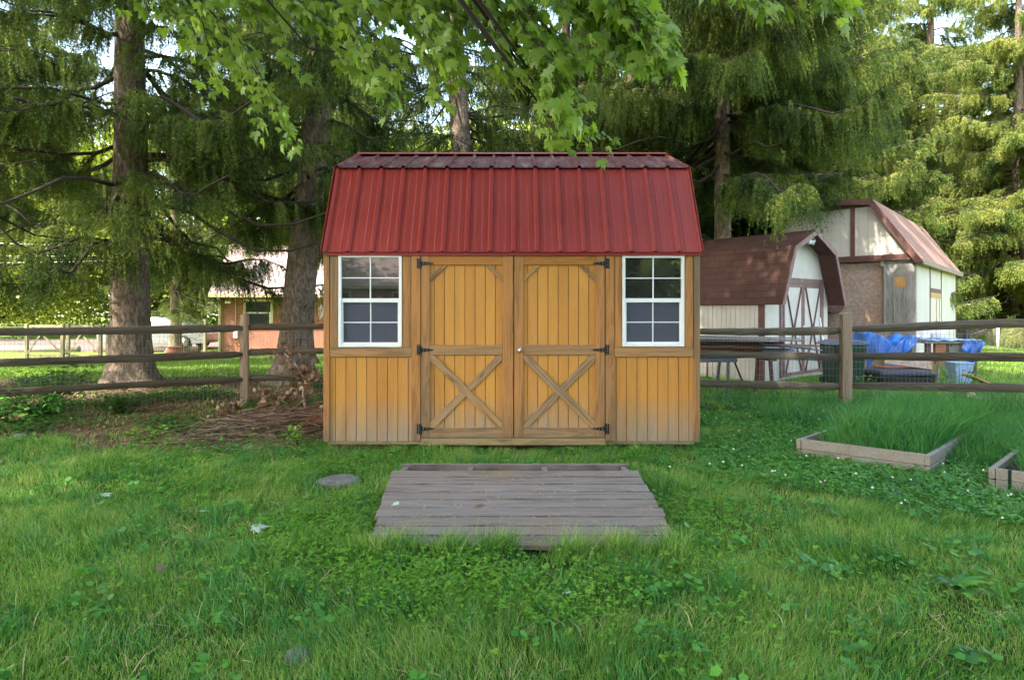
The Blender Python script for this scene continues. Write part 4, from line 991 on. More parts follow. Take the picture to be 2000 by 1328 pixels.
for x in (-1.45, 1.45):
    for s in (-1, 1):
        w_ = MB().tube([(x, s*.70, .32), (x, s*.89, .32)], .32, 20).build('wheel', M['tyre'], car); MB().tube([(x, s*.885, .32), (x, s*.90, .32)], .20, 14).build('rim', M['steel'], w_)
for s in (-1, 1): MB().box(2.25, 2.34, s*.62-.12, s*.62+.12, .62, .74).build('headlight', M['white'], car, .01)
gate = thing('farm_gate', 'pale wooden gate with crossed braces at the far side of the left lawn', 'gate', (-15.95, 20.2, float(gz(-16, 20.2))))
gx = [0, 1.18, 1.36, 2.42, 2.66]
for x in gx: MB().box(x-.045, x+.045, -.045, .045, 0, 1.28).build('post', M['palegreen'], gate, .005)
for a, b in ((0, 1.18), (1.36, 2.42)):
    for z_ in (1.2, .22): MB().beam((a, 0, z_), (b, 0, z_), .08, .03).build('gate_rail', M['palegreen'], gate)
    m_ = MB(); m_.beam((a+.05, -.03, .30), ((a+b)/2+.02, -.03, 1.15), .06, .02); m_.beam(((a+b)/2, -.03, .85), (b-.05, -.03, .35), .06, .02); m_.build('brace', M['palegreen'], gate)
wf = thing('wire_fence', 'thin wire fence with pale posts crossing the far left lawn to the brick house', 'fence', (0, 0, 0))
for a in ((-17.3, 20.0), (-13.2, 20.4), (-11.9, 23.8)):
    MB().box(a[0]-.05, a[0]+.05, a[1]-.05, a[1]+.05, -.3, 1.05).build('post', M['palegreen'], wf)
wiremesh(wf, (((-21, 19.6), (-17.3, 20.0)), ((-17.3, 20), (-16, 20.2))), -.25, .95, .10, .10, .004, 0); wiremesh(wf, (((-13.2, 20.4), (-11.9, 23.8)),), -.25, .95, .10, .10, .004, 0)
gx0, gy0 = -11.7, 21.3
pot = thing('plant_pot', 'round terracotta pot standing on the far lawn right of the big spruce', 'plant pot', (gx0, gy0, float(gz(gx0, gy0))))
MB().lathe([(.13, 0), (.24, .10), (.28, .24), (.24, .38), (.20, .43), (.23, .45), (.23, .48), (.18, .48), (.17, .40)], 20).build('vessel', M['terracotta'], pot)
m_ = MB(); m_.tube([(-17.5, 25.8, -.24), (-14.5, 25.7, -.24), (-13.0, 25.5, -.24)], .14, 8); tag(m_.build('log_edging', M['rail']), 'long log laid along the near edge of the driveway', 'log')
m_ = MB(); m_.tube([(-24.5, 25.9, -.24), (-21.5, 25.9, -.24), (-18.2, 25.8, -.24)], .15, 8); tag(m_.build('log_edging', M['bedwood']), 'pale log edging at the left of the driveway behind the gate', 'log')
for i, (y0, y1, y2) in enumerate(((468, 478, 480), (497, 494, 491), (513, 507, 497))):
    pts = []
    for k in range(13):
        t = k/12; px = -150+t*615; py = y0+(y2-y0)*t+10*4*t*(1-t)*.6; pts.append(W(px, py, 29+1.5*t))
    tag(MB().tube(pts, .013, 5).build('utility_wire', M['white']), ('topmost', 'middle', 'lowest')[i]+' of the three pale wires strung to the brick house roof', 'wire', 'wires to the brick house')

# ------------------------------------------------------------------ things stored by the sheds on the right
rr = random.Random(5)
lst = thing('lumber_stack', 'stack of old boards and metal strips laid before the brown-roofed shed', 'lumber')
cols = ['greywood', 'redboard', 'bedwood', 'rail', 'greybin', 'greywood', 'deck']
for i in range(15):
    x0 = 2.6+rr.uniform(0, .5); x1 = x0+rr.uniform(1.2, 1.95); y = 10.0+rr.uniform(-.25, .25); z = .70+.018*i+rr.uniform(0, .008)
    MB().beam((x0, y, z+rr.uniform(0, .05)), (x1, y+rr.uniform(-.2, .2), z+rr.uniform(-.03, .02)), rr.uniform(.012, .03), rr.uniform(.08, .2)).build('board', M[cols[i % 7]], lst, .002)
MB().beam((2.7, 9.86, .79), (4.0, 9.86, .775), .09, .02).build('board', M['redboard'], lst)
MB().beam((4.02, 9.84, .76), (4.5, 9.84, .75), .07, .05).build('board', M['lightblue'], lst)
MB().tube([(3.9, 9.7, .86), (4.75, 9.75, .80)], .02, 8).build('pipe', M['greybin'], lst); MB().tube([(3.9, 9.75, .88), (4.95, 9.8, .76)], .012, 8).build('pipe', M['greybin'], lst)
sh = thing('sawhorse', 'grey metal sawhorse table carrying the stack of old boards', 'sawhorse', (2.5, 10, 0))
MB().box(-.1, 1.08, -.25, .25, .575, .63).build('top', M['greybin'], sh, .005)
for x, dx in ((.95, -.04), (.1, .04)):
    for s in (-1, 1): MB().beam((x, s*.2, .575), (x+dx, s*.28, 0), .06, .03, (0, 1, 0)).build('leg', M['greybin'], sh)
MB().beam((1.05, -.2, .57), (1.22, -.22, .15), .03, .02, (0, 1, 0)).build('brace', M['black'], sh)
sh2 = thing('sawhorse', 'brown wooden trestle under the right end of the old boards', 'sawhorse', (4.1, 10, 0))
MB().box(-.06, .06, -.35, .35, .60, .69).build('top', M['browntrim'], sh2)
for s in (-1, 1): MB().beam((0, s*.25, .6), (.0, s*.35, 0), .09, .03, (0, 1, 0)).build('leg', M['browntrim'], sh2)
bx, by = 5.92, 11.0
bn = thing('trash_bin', 'dark green wheeled bin with grey lid behind the pale fence post', 'bin', (bx, by, 0))
m_ = MB(); m_.add([(-.22,-.24,.05),(.22,-.24,.05),(.22,.24,.05),(-.22,.24,.05),(-.28,-.3,.78),(.28,-.3,.78),(.28,.3,.78),(-.28,.3,.78)], [(0,3,2,1),(0,1,5,4),(1,2,6,5),(2,3,7,6),(3,0,4,7),(4,5,6,7)]); m_.build('body', M['greenbin'], bn, .03)
m_ = MB(); m_.prism([(-.34,.785),(.31,.785),(.30,.83),(.15,.87),(-.15,.87),(-.31,.82)], -.32, .32); m_.build('lid', M['greybin'], bn, .015)
for s in (-1, 1): MB().tube([(s*.2, .22, .1), (s*.27, .22, .1)], .1, 14).build('wheel', M['tyre'], bn)
tb = thing('work_table', 'low work table of grey planks under the blue tarp beside the cream barn', 'table', (8.35, 12.0, 0))
MB().box(-.52, .52, -.35, .35, .77, .82).build('tabletop', M['bedwood'], tb, .004)
for x in (-.42, .45):
    for s in (-1, 1): MB().box(x-.045, x+.045, s*.28-.03, s*.28+.03, 0, .77).build('leg', M['browntrim'], tb)
MB().box(-.3, -.1, -.32, -.25, .35, .76).build('side_panel', M['redboard'], tb)
MB().box(.05, .3, -.2, .25, .4, .768).build('drawer_box', M['cream'], tb)
# tarp: a sheet draped and sagging, with folds
def drape(name, label, pts_fn, nu, nv, mat):
    V = []; 
    for i in range(nu+1):
        for j in range(nv+1): V.append(pts_fn(i/nu, j/nv))
    Fq = [(i*(nv+1)+j, (i+1)*(nv+1)+j, (i+1)*(nv+1)+j+1, i*(nv+1)+j+1) for i in range(nu) for j in range(nv)]
    o = npmesh(name, V, Fq, mat, None, True); s = o.modifiers.new('s', 'SOLIDIFY'); s.thickness = .004
    return tag(o, label, 'tarp')
def tarp1(u, v):
    x = 6.72+u*1.0; d = 11.9
    top = .86+.05*math.sin(u*9)-.10*math.exp(-((u-.48)/.14)**2) + (.05 if u < .42 else 0)
    hang = .42 if u < .45 else .42-(u-.45)*.62
    if u < .12: top -= (.12-u)*2.2
    t = (v-.45)/.55
    if v < .45: y = d+.35-v/.45*.62; z = top+.02*math.sin(v*20+u*14)
    else: y = d-.27-.05*t+.045*math.sin(u*19+2*t)*(.3+t)+.02*math.sin(u*43+t*5); z = top-hang*t
    z += .008*math.sin(u*31-v*12)
    return (x, y, z)
drape('tarp', 'bright blue tarp bunched over junk and the left of the work table', tarp1, 90, 30, M['tarp'])
def tarp2(u, v):
    x = 8.50+.36*u; a = v*1.0; w = .42*(1-.55*(2*u-1)**2)
    return (x+.03*math.sin(v*7), 11.60-.05*math.sin(v*3.1)+.03*math.sin(u*17+v*3), .835-w*v*1.05)
drape('tarp', 'rounded blue tarp end hanging off the right side of the work table', tarp2, 24, 20, M['tarp'])
def tarp3(u, v): return (7.85+1.03*u, 11.62+.72*v, .832+.01*math.sin(u*25+v*8)+.008*math.sin(v*30))
drape('tarp', 'pale blue sheet spread flat on the work table under the jugs', tarp3, 40, 20, M['lightblue'])
jg = thing('plastic_jug', 'round white plastic jug with dark cap standing on the work table', 'jug', (8.30, 12.0, .85))
MB().lathe([(.12, 0), (.145, .03), (.145, .17), (.11, .24), (.04, .28), (.035, .30)], 18).build('body', M['white'], jg); MB().lathe([(.04, .30), (.04, .33), (.03, .335)], 12).build('cap', M['black'], jg)
jg2 = thing('plastic_jug', 'square white plastic jug right beside the round jug on the work table', 'jug', (8.05, 12.02, .85))
MB().box(-.09, .09, -.09, .09, 0, .20).build('body', M['white'], jg2, .03); MB().lathe([(.03, .2), (.03, .26)], 12).build('cap', M['white'], jg2)
tag(MB().box(8.72, 8.80, 11.8, 11.9, .845, .96).build('tin_can', M['navy'], None, .01), 'small dark can at the right end of the work table', 'can')
cb = thing('storage_bin', 'pale blue plastic bin standing in front of the right table leg', 'bin', (8.22, 11.3, 0))
m_ = MB(); m_.add([(-.13,-.12,.0),(.13,-.12,.0),(.13,.12,.0),(-.13,.12,.0),(-.17,-.15,.43),(.17,-.15,.43),(.17,.15,.43),(-.17,.15,.43)], [(0,3,2,1),(0,1,5,4),(1,2,6,5),(2,3,7,6),(3,0,4,7),(4,5,6,7)]); m_.build('tub', M['lightblue'], cb, .012)
MB().box(-.18, .18, -.16, .16, .431, .45).build('rim', M['lightblue'], cb, .006)
cu = thing('cushion_pad', 'dark vinyl lounger pad lying flat behind the right fence', 'cushion', (6.95, 11.0, 0))
MB().box(-.55, .48, -.3, .3, .22, .34).build('pad', M['navy'], cu, .05); MB().box(-.5, .45, -.28, .28, .02, .218).build('base', M['black'], cu, .01)
pl = thing('wooden_crate', 'open wooden crate with slanting pale plank below the tarp', 'crate', (7.2, 11.35, 0))
MB().beam((-.45, -.2, .52), (.42, -.2, .40), .16, .03, (0, .2, 1)).build('plank', M['osb'], pl)
MB().box(-.40, .42, -.15, .2, .14, .36).build('box', M['redboard'], pl); MB().box(.40, .46, -.2, .22, .02, .52).build('end_board', M['newwood'], pl)
MB().beam((.46, -.25, .05), (.52, -.25, .62), .08, .03, (0, 1, 0)).build('end_board', M['bedwood'], pl)
tag(MB().box(5.70, 6.05, 9.42, 9.60, 0, .08).build('concrete_block', M['greybin'], None, .008), 'blue-grey block in the grass behind the knotty fence post', 'block')
tag(MB().tube([(6.62, 9.35, .07), (6.93, 9.20, .075)], [.085, .09], 14).build('cut_log', plain('cut_log_wood', (.48,.36,.22), .8)), 'short pale cut log in the weeds under the bottom rail', 'log')
o = MB().box(-.14, .14, -.1, .1, 0, .06).build('concrete_block', M['concrete'], None, .008); o.location = (7.0, 9.15, .02); o.rotation_euler = (R(25), 0, R(-15)); tag(o, 'pale slab leaning just right of the short cut log', 'block')
o = MB().box(-.35, .35, -.1, .1, 0, .03).build('loose_board', M['newwood'], None, .003); o.location = (8.2, 10.7, .14); o.rotation_euler = (0, R(22), R(8)); tag(o, 'loose board sloping to the lawn in front of the pale blue bin', 'board')
o = MB().box(-.35, .35, -.07, .07, 0, .04).build('concrete_block', M['concrete'], None, .01); o.location = (5.3, 10.6, .03); tag(o, 'pale kerb stone on the ground left of the green bin', 'block')
lb = MB().beam((0, 0, 0), (.16, .1, 1.25), .05, .02, (0, 1, 0)).build('leaning_board', M['white'], None); lb.location = (6.15, 11.9, 0); lb.rotation_euler = (0, R(-14), 0); tag(lb, 'thin white board leaning by the corner of the brown-roofed shed', 'board')
pipe = thing('stove_pipe', 'dark rounded hood fixed to the particle-board wall of the barn', 'vent hood', (7.9, 15.0, 1.55), 0)
MB().tube([(-.15, .2, 0), (-.15, -.25, 0)], .24, 16).build('hood', M['browntrim'], pipe, .01)
# chain-link fence
cf = thing('chain_link_fence', 'chain-link fence with white posts before the bright hedge at the right', 'fence', (0, 0, 0))
fy = 21.5
for x in (12.9, 17.0, 21.1): MB().tube([(x, fy, 0), (x, fy, 1.05)], .045, 10).build('post', M['white'], cf)
MB().tube([(12.9, fy, 1.02), (21.1, fy, 1.02)], .02, 6).build('top_rail', M['wire'], cf)
V = []; Fq = []
x = 12.0
while x < 21.1:
    for s in (1, -1):
        xa, za, xb, zb_ = (x, .02, x+1.0, 1.02) if s > 0 else (x, 1.02, x+1.0, .02)
        b = len(V); V += [(xa-.003, fy, za), (xa+.003, fy, za), (xb+.003, fy, zb_), (xb-.003, fy, zb_)]; Fq.append((b, b+1, b+2, b+3))
    x += .10
npmesh('link_mesh', V, Fq, M['wire'], cf)

# ------------------------------------------------------------------ grass, clover, weeds
rng = np.random.default_rng(3)
def inbed(x, y, P, la, lb, m=0):
    # solve P + a*ua + b*ub
    dx, dy = x-P.x, y-P.y; det = ua.x*ub.y-ua.y*ub.x; a = (dx*ub.y-dy*ub.x)/det; b = (ua.x*dy-ua.y*dx)/det
    return (a > -m) & (a < la+m) & (b > -m) & (b < lb+m)
def vnoise(x, y, s, seed=0):
    xi, yi = x/s+seed*17.3, y/s+seed*9.1
    return .5+.25*(np.sin(xi*1.7+1.3*np.sin(yi*1.1+seed))+np.sin(yi*1.9+1.7*np.sin(xi*.9+2*seed)))
def dirtmask(x, y):   # 1 on mulch
    return ((x < -1.75) & (y > 6.35+.25*np.sin(x*2.1)+.2*np.sin(x*5+1)) & (y < 12.4+.4*np.sin(x)))
def blades(x, y, h, w, rng, lean=.5, z0=None):
    n = len(x); z = gz(x, y) if z0 is None else z0
    a = rng.random(n)*2*np.pi; l = lean*(.15+rng.random(n))*h; dx, dy = np.cos(a)*l, np.sin(a)*l
    wind = .25*h*np.sin(x*1.7+y*2.3); dx = dx+wind
    pa = rng.random(n)*np.pi; wx, wy = np.cos(pa)*w/2, np.sin(pa)*w/2
    P0 = np.stack([x, y, z-.005], 1); Wv = np.stack([wx, wy, np.zeros(n)], 1)
    m = P0+np.stack([dx*.35, dy*.35, h*.55], 1); t = P0+np.stack([dx, dy, h*(1-.25*np.minimum(1.5, (l/np.maximum(h, 1e-4))**2))], 1)
    V = np.stack([P0-Wv, P0+Wv, m+Wv*.75, m-Wv*.75, t], 1).reshape(-1, 3)
    b = (np.arange(n)*5)[:, None]; Ft = np.concatenate([b+np.array([[0,1,2]]), b+np.array([[0,2,3]]), b+np.array([[3,2,4]])], 1).reshape(-1, 3)
    return V, Ft
def scatter(x0, x1, y0, y1, dens, persp=True):
    n = int((x1-x0)*(y1-y0)*dens); x = rng.uniform(x0, x1, n); y = rng.uniform(y0, y1, n)
    if persp: k = np.abs(x) < y*.88+1.9; x, y = x[k], y[k]
    return x, y
def lawnfilter(x, y):
    rampm = (np.abs(x-.04) < .915) & (y > 3.53) & (y < 4.82); rampslot = (np.abs(x-.04) < .86) & (y > 4.47) & (y < 4.76)
    shedm = (np.abs(x) < 1.80) & (y > 6.06) & (y < 8.85)
    return ~((rampm & ~(rampslot & (rng.random(len(x)) < 2))) | shedm | inbed(x, y, P1, .97, 2.1, .03) | inbed(x, y, P2, 1.0, 1.9, .03)
      | ((((x+1.39)/.20)**2+((y-4.98)/.16)**2) < 1))
Vs, Fs = [], []; nv = 0
for (y0, y1, dens, w, h) in ((.9, 3.2, 14000, .0032, .070), (3.2, 4.6, 9000, .0041, .072), (4.6, 6.4, 5200, .0056, .075), (6.4, 9.0, 2600, .0080, .080), (9.0, 12.5, 900, .012, .08)):
    x, y = scatter(-y1*.9-1.9, y1*.9+1.9, y0, y1, dens); k = lawnfilter(x, y); x, y = x[k], y[k]
    dm = dirtmask(x, y); k = ~dm | (rng.random(len(x)) < .10); x, y = x[k], y[k]
    nz = vnoise(x, y, .45, 1); nz2 = vnoise(x, y, .16, 2); hh = .98*h*(.35+.9*nz)*(.6+.8*rng.random(len(x)))*(.8+.4*nz2)
    # grass grows longer against the ramp, the shed and fence
    edge = ((y > 3.36) & (y < 3.56) & (np.abs(x) < 1.0)) | ((y > 5.82) & (y < 6.06) & (np.abs(x) < 1.8)); hh = np.where(edge, hh*(1.0+1.1*vnoise(x, y, .09, 5)), hh)
    hh = np.where((x > 1.9) & (y > 7.6), hh*1.7, hh)
    V, Ft = blades(x, y, hh, w*(.7+.6*rng.random(len(x))), rng, .75); Vs.append(V); Fs.append(Ft+nv); nv += len(V)
tag(npmesh('lawn_grass', np.vstack(Vs), np.vstack(Fs), M['grass']), 'uneven green lawn grass around the ramp and shed', 'grass', None, 'stuff')
x, y = scatter(-26, 26, 12.4, 22, 260, True); k = rng.random(len(x)) < 1; V, Ft = blades(x, y, .07*(.6+.8*rng.random(len(x))), .022*(.7+.6*rng.random(len(x))), rng, .6)
tag(npmesh('far_lawn_grass', V, Ft, M['grass_far']), 'sunlit grass of the lawns beyond the fences', 'grass', None, 'stuff')
for P, la, lb, nm, n in ((P1, .97, 2.1, 'tall lush grass filling the nearer-left wooden bed', 9000), (P2, 1.0, 1.9, 'tall grass in the wooden bed cut off at the right', 8000)):
    a = rng.uniform(.13, la-.03, n); b = rng.uniform(.04, lb+.5, n); x = P.x+a*ua.x+b*ub.x; y = P.y+a*ua.y+b*ub.y
    V, Ft = blades(x, y, (.16+.22*rng.random(n))*(.55+.6*np.minimum(1, b/.5)), .009*(.6+.8*rng.random(n)), rng, .8, np.full(n, .1)); tag(npmesh('tall_grass', V, Ft, M['tallgrass']), nm, 'grass', None, 'stuff')
n = 19000; x = rng.uniform(2.9, 8.3, n); y = rng.uniform(5.2, 9.3, n); k = (y-5.0 > (x-2.9)*-.1) & (x-3.3 > (7.3-y)*.6) & (x < y*.9+.2) & ~inbed(x, y, P1, .97, 2.1) & ~inbed(x, y, P2, 1, 1.9); x, y = x[k], y[k]
V, Ft = blades(x, y, .10+.20*rng.random(len(x)), .009*(.6+.8*rng.random(len(x))), rng, .8); tag(npmesh('tall_grass', V, Ft, M['tallgrass']), 'knee-high grass spreading between the wooden beds and the right fence', 'grass', None, 'stuff')

n = 3200; a = P1.x*0+.97+.03+.42*rng.random(n); b = .45+1.75*rng.random(n); x = P1.x+a*ua.x+b*ub.x; y = P1.y+a*ua.y+b*ub.y
V, Ft = blades(x, y, (.20+.2*rng.random(n))*np.minimum(1, .5+(b-.45)), .009*(.6+.8*rng.random(n)), rng, .9); tag(npmesh('tall_grass', V, Ft, M['tallgrass']), 'long grass leaning over the right side board of the full wooden bed', 'grass', None, 'stuff')
x, y = scatter(-7, 7, 1.9, 6.6, 90); k = lawnfilter(x, y) & (vnoise(x, y, .6, 21) > .35); x, y = x[k], y[k]
V, Ft = blades(x, y, .035+.09*rng.random(len(x)), .0035+.002*rng.random(len(x)), rng, 2.2); tag(npmesh('dead_straw', V, Ft, M['straw']), 'dry straw strands lying in the lawn', 'grass', None, 'stuff')
x, y = scatter(-7, 7, 1.9, 8, 14); k = lawnfilter(x, y) & ~dirtmask(x, y); x, y = x[k], y[k]; x = np.repeat(x, 26)+rng.normal(size=len(x)*26)*.035; y = np.repeat(y, 26)+rng.normal(size=len(y)*26)*.035; k = lawnfilter(x, y); x, y = x[k], y[k]
V, Ft = blades(x, y, .07+.09*rng.random(len(x)), .005+.002*rng.random(len(x)), rng, .9); tag(npmesh('grass_tufts', V, Ft, M['tallgrass']), 'taller blue-green tufts standing out of the lawn', 'grass', None, 'stuff')
cxs = np.array([-.62, -.36, -.10, .33, .62, .86, -.78]); cnt = np.array([260, 240, 420, 200, 330, 160, 120]); x = np.repeat(cxs, cnt)+rng.normal(size=cnt.sum())*.055; y = 3.47+rng.normal(size=cnt.sum())*.035
V, Ft = blades(x, y, .10+.12*rng.random(len(x)), .004+.002*rng.random(len(x)), rng, .7); tag(npmesh('grass_tufts', V, Ft, M['grass']), 'tall tufts of grass growing up over the front edge of the ramp', 'grass', None, 'stuff')
def leaflets(x, y, zc, size, rng, k=3, tilt=.35):
    n = len(x); Vl = []
    for j in range(k):
        a = rng.random(n)*.5+2*np.pi*j/k+rng.random(n)*.3+x*31; d = np.stack([np.cos(a), np.sin(a), rng.normal(size=n)*tilt], 1); d /= np.linalg.norm(d, axis=1)[:, None]
        up = np.array([0, 0, 1.0])+rng.normal(size=(n, 3))*.25; s = np.cross(d, up); s /= np.linalg.norm(s, axis=1)[:, None]
        c = np.stack([x, y, zc], 1); L = size[:, None]
        Vl.append(np.stack([c, c+d*L*.45+s*L*.42, c+d*L*.95+s*L*.25, c+d*L*.95-s*L*.25, c+d*L*.45-s*L*.42], 1))
    return np.stack(Vl, 1).reshape(-1, 3)
def patch(name, label, x, y, hz, size, mat, k=3, cat='ground cover'):
    f = lawnfilter(x, y); x, y, hz, size = x[f], y[f], hz[f], size[f]
    V = leaflets(x, y, gz(x, y)+hz, size, rng, k); return tag(npmesh(name, V, np.arange(len(V)).reshape(-1, 5), mat), label, cat, None, 'stuff')
x, y = scatter(1.0, 7.8, 3.3, 8.6, 1500); d = vnoise(x, y, .5, 7); right = (x > 1.35+.4*np.sin(y*2)) & (y > 5.4-(x-1.2)*.75) & (d+.35*rng.random(len(x)) > .42)
x, y = x[right], y[right]; n = len(x); patch('clover_patch', 'clover carpet right of the ramp and shed', x, y, .035+.055*rng.random(n), .016+.012*rng.random(n), M['clover'])
xs_, ys_, ss = [], [], []
for cx, cy, r, n in ((-.95, 3.55, .42, 1500), (-.55, 3.1, .35, 1000), (-.15, 2.95, .35, 800), (-1.25, 3.9, .35, 900), (-2.5, 4.75, .6, 900), (-1.1, 4.35, .3, 500), (-.3, 3.33, .45, 700), (.25, 2.85, .22, 350), (.55, 3.15, .25, 350),
    (1.25, 4.1, .4, 900), (1.05, 3.3, .3, 400), (-1.6, 5.3, .4, 700), (-.9, 5.75, .5, 700), (-3.2, 5.5, .5, 600), (2.0, 3.0, .4, 250), (.9, 2.6, .4, 250), (-2.0, 3.1, .5, 250), (-3.4, 6.25, .5, 600), (1.2, 5.85, .5, 600)):
    n = int(n*.75); xs_.append(cx+rng.normal(size=n)*r*.62); ys_.append(cy+rng.normal(size=n)*r*.55)
x = np.concatenate(xs_); y = np.concatenate(ys_); n = len(x); patch('lawn_weeds', 'pale green creeping weeds scattered through the lawn', x, y, .045+.05*rng.random(n), .008+.013*rng.random(n)**1.5, M['weed'], 4)
x, y = scatter(-6, 6, 2.0, 7, 6); k = ~dirtmask(x, y); x, y = x[k], y[k]; x = np.repeat(x, 5)+rng.normal(size=len(x)*5)*.05; y = np.repeat(y, 5)+rng.normal(size=len(y)*5)*.05
n = len(x); patch('lawn_weeds', 'broader soft leaves dotted through the lawn', x, y, .03+.05*rng.random(n), .025+.03*rng.random(n), M['clover'], 3)
# clover flowers
x, y = scatter(1.3, 7.5, 3.4, 8.4, 7); k = (y > 5.1-(x-1.2)*.75) & lawnfilter(x, y); x, y = x[k], y[k]; mb = MB(); r_ = random.Random(2)
for a, b in zip(x, y):
    s = r_.uniform(.005, .010); mb.lathe([(.3*s, -s*.7), (s, -.2*s), (s*.9, .5*s), (.3*s, .9*s)], 7, (a, b, r_.uniform(.085, .12)))
tag(mb.build('clover_flowers', M['flower']), 'small white clover flowers dotting the right lawn', 'flowers', None, 'stuff')
# ground cover and leaf litter under the spruces
x, y = scatter(-9.5, -1.8, 6.7, 12.2, 600); d = vnoise(x, y, .7, 11); k = (d+.3*rng.random(len(x)) > .78) & dirtmask(x, y); x, y = x[k], y[k]; n = len(x)
patch('ground_cover', 'low ivy-like ground cover in the mulch under the left spruces', x, y, .03+.08*rng.random(n), .025+.02*rng.random(n), M['darkleaf'], 3)
x, y = scatter(-9.5, -1.8, 6.2, 12.4, 1400); k = dirtmask(x, y); x, y = x[k], y[k]; n = len(x)
patch('leaf_litter', 'brown dead leaves and needles on the bare soil by the fence', x, y, .005+.015*rng.random(n), .012+.022*rng.random(n), M['deadleaf'], 1)

# brush pile
rr = random.Random(9); mb = MB()
for i in range(480):
    cx = rr.gauss(-2.75, .6); cy = rr.gauss(6.9, .42)
    if cx > -1.95 and cy > 5.95: cx = -2.0-rr.random()*.4
    a = rr.gauss(.1, 1.0); L = rr.uniform(.2, 1.0)*rr.uniform(.5, 1.2); z = max(.01, .26*math.exp(-((cx+2.6)/.7)**2-((cy-7.0)/.5)**2)*rr.random()+.015)
    dx, dy = math.cos(a)*L/2, math.sin(a)*L/2
    if cx+abs(dx) > -1.88 and cy > 5.9: cx = -1.9-abs(dx)
    p = [Vector((cx-dx, cy-dy, z+rr.uniform(0, .05))), Vector((cx+rr.uniform(-.05, .05), cy+rr.uniform(-.05, .05), z+rr.uniform(.01, .07))), Vector((cx+dx, cy+dy, z+rr.uniform(-.02, .16)))]
    r0 = rr.uniform(.002, .008); mb.tube(p, [r0, r0*.8, r0*.4], 5, False)
tag(mb.build('brush_pile', plain('dry_sticks', (.21,.15,.115), .9, .2, 0, .35, 4)), 'heap of thin brown sticks at the left corner of the shed', 'brush', None, 'stuff')
def curved(name, label, cat, pts, rad, mat, n=9): return tag(MB().tube(pts, rad, n, True, .08, rr).build(name, M[mat]), label, cat)
curved('fallen_branch', 'thick mossy branch lying across the stick pile', 'branch', [W(500,842,7.0), W(540,832,7.1), W(580,828,7.2), W(632,822,7.3)], [.02, .04, .042, .045], 'bark')
curved('fallen_branch', 'thin bare branch slanting up out of the stick pile', 'branch', [W(510,850,6.9), W(545,835,7.0), W(565,810,7.1), W(590,775,7.3)], [.012, .014, .012, .006], 'twig')
curved('split_stick', 'pale freshly split stick pointing down at the front of the stick pile', 'stick', [W(527,842,6.6), W(530,858,6.55), W(537,886,6.5)], [.018, .014, .004], 'newwood', 6)
o = MB().box(-.28, .28, -.12, .12, 0, .025).build('loose_board', M['redboard'], None, .004); o.location = (-2.18, 7.15, .12); o.rotation_euler = (R(12), R(-6), R(-12)); tag(o, 'reddish-brown board wedged beside the shed on the stick pile', 'board')
# dead branch with wilted leaves by the fence
db = thing('dead_branch', 'tall dead branch with clumps of wilted brown leaves standing against the fence', 'branch', (0, 0, 0))
p = [W(597,800,8.3), W(592,770,8.4), W(597,745,8.45), W(580,715,8.5), W(556,690,8.6)]
MB().tube(p, [.02, .016, .014, .012, .008], 8, True).build('stem', M['bedwood'], db)
LPs, LDs, LSs = [], [], []
for (px, py, n, s) in ((552,690,40,12), (572,712,45,12), (585,735,60,14), (590,760,60,14), (600,805,60,14), (608,720,40,10), (575,780,30,16), (615,735,30,8)):
    for _ in range(n//2):
        q = W(px+rr.gauss(0, s), py+rr.gauss(0, s), 8.45+rr.gauss(0, .1)); LPs.append(tuple(q)); LDs.append((rr.gauss(0, .5), rr.gauss(0, .5), -1)); LSs.append(rr.uniform(.04, .09))
V, Fm = maple_leaves(np.array(LPs), np.array(LDs), np.array(LSs), np.random.default_rng(4)); npmesh('leaves', V, Fm, M['deadleaf'], db)
for (px, py, d, lb) in ((447,800,7.9,'wilted brown clump in the mulch, highest of those left of the sticks'), (405,828,7.4,'wilted brown clump left of the stick pile, lowest of the row'), (350,832,7.6,'wilted brown clump farthest from the shed'),
        (512,772,8.6,'wilted brown leaves just right of the left fence post'), (520,795,8.2,'wilted brown clump right of the fence post, nearer the sticks'), (560,775,9.0,'wilted brown leaves under the leaning trunk'), (622,800,8.4,'wilted brown leaves against the shed corner')):
    t = thing('wilted_plant', lb, 'dead plant', (0, 0, 0), 0, 'wilted plants by the stick pile'); c = W(px, py, d); LPs, LDs, LSs = [], [], []
    w_ = MB()
    for k in range(5): q = Vector((c.x+rr.gauss(0, .07), c.y+rr.gauss(0, .05), c.z+.05)); w_.tube([(c.x, c.y, 0), q], [.006, .003], 5, False)
    for _ in range(34): LPs.append((c.x+rr.gauss(0, .07), c.y+rr.gauss(0, .07), max(.05, c.z+rr.gauss(.02, .05)))); LDs.append((rr.gauss(0, .5), rr.gauss(0, .5), -1)); LSs.append(rr.uniform(.05, .10))
    V, Fm = maple_leaves(np.array(LPs), np.array(LDs), np.array(LSs), np.random.default_rng(4)); w_.build('stem', M['twig'], t); npmesh('leaves', V, Fm, M['deadleaf'], t)
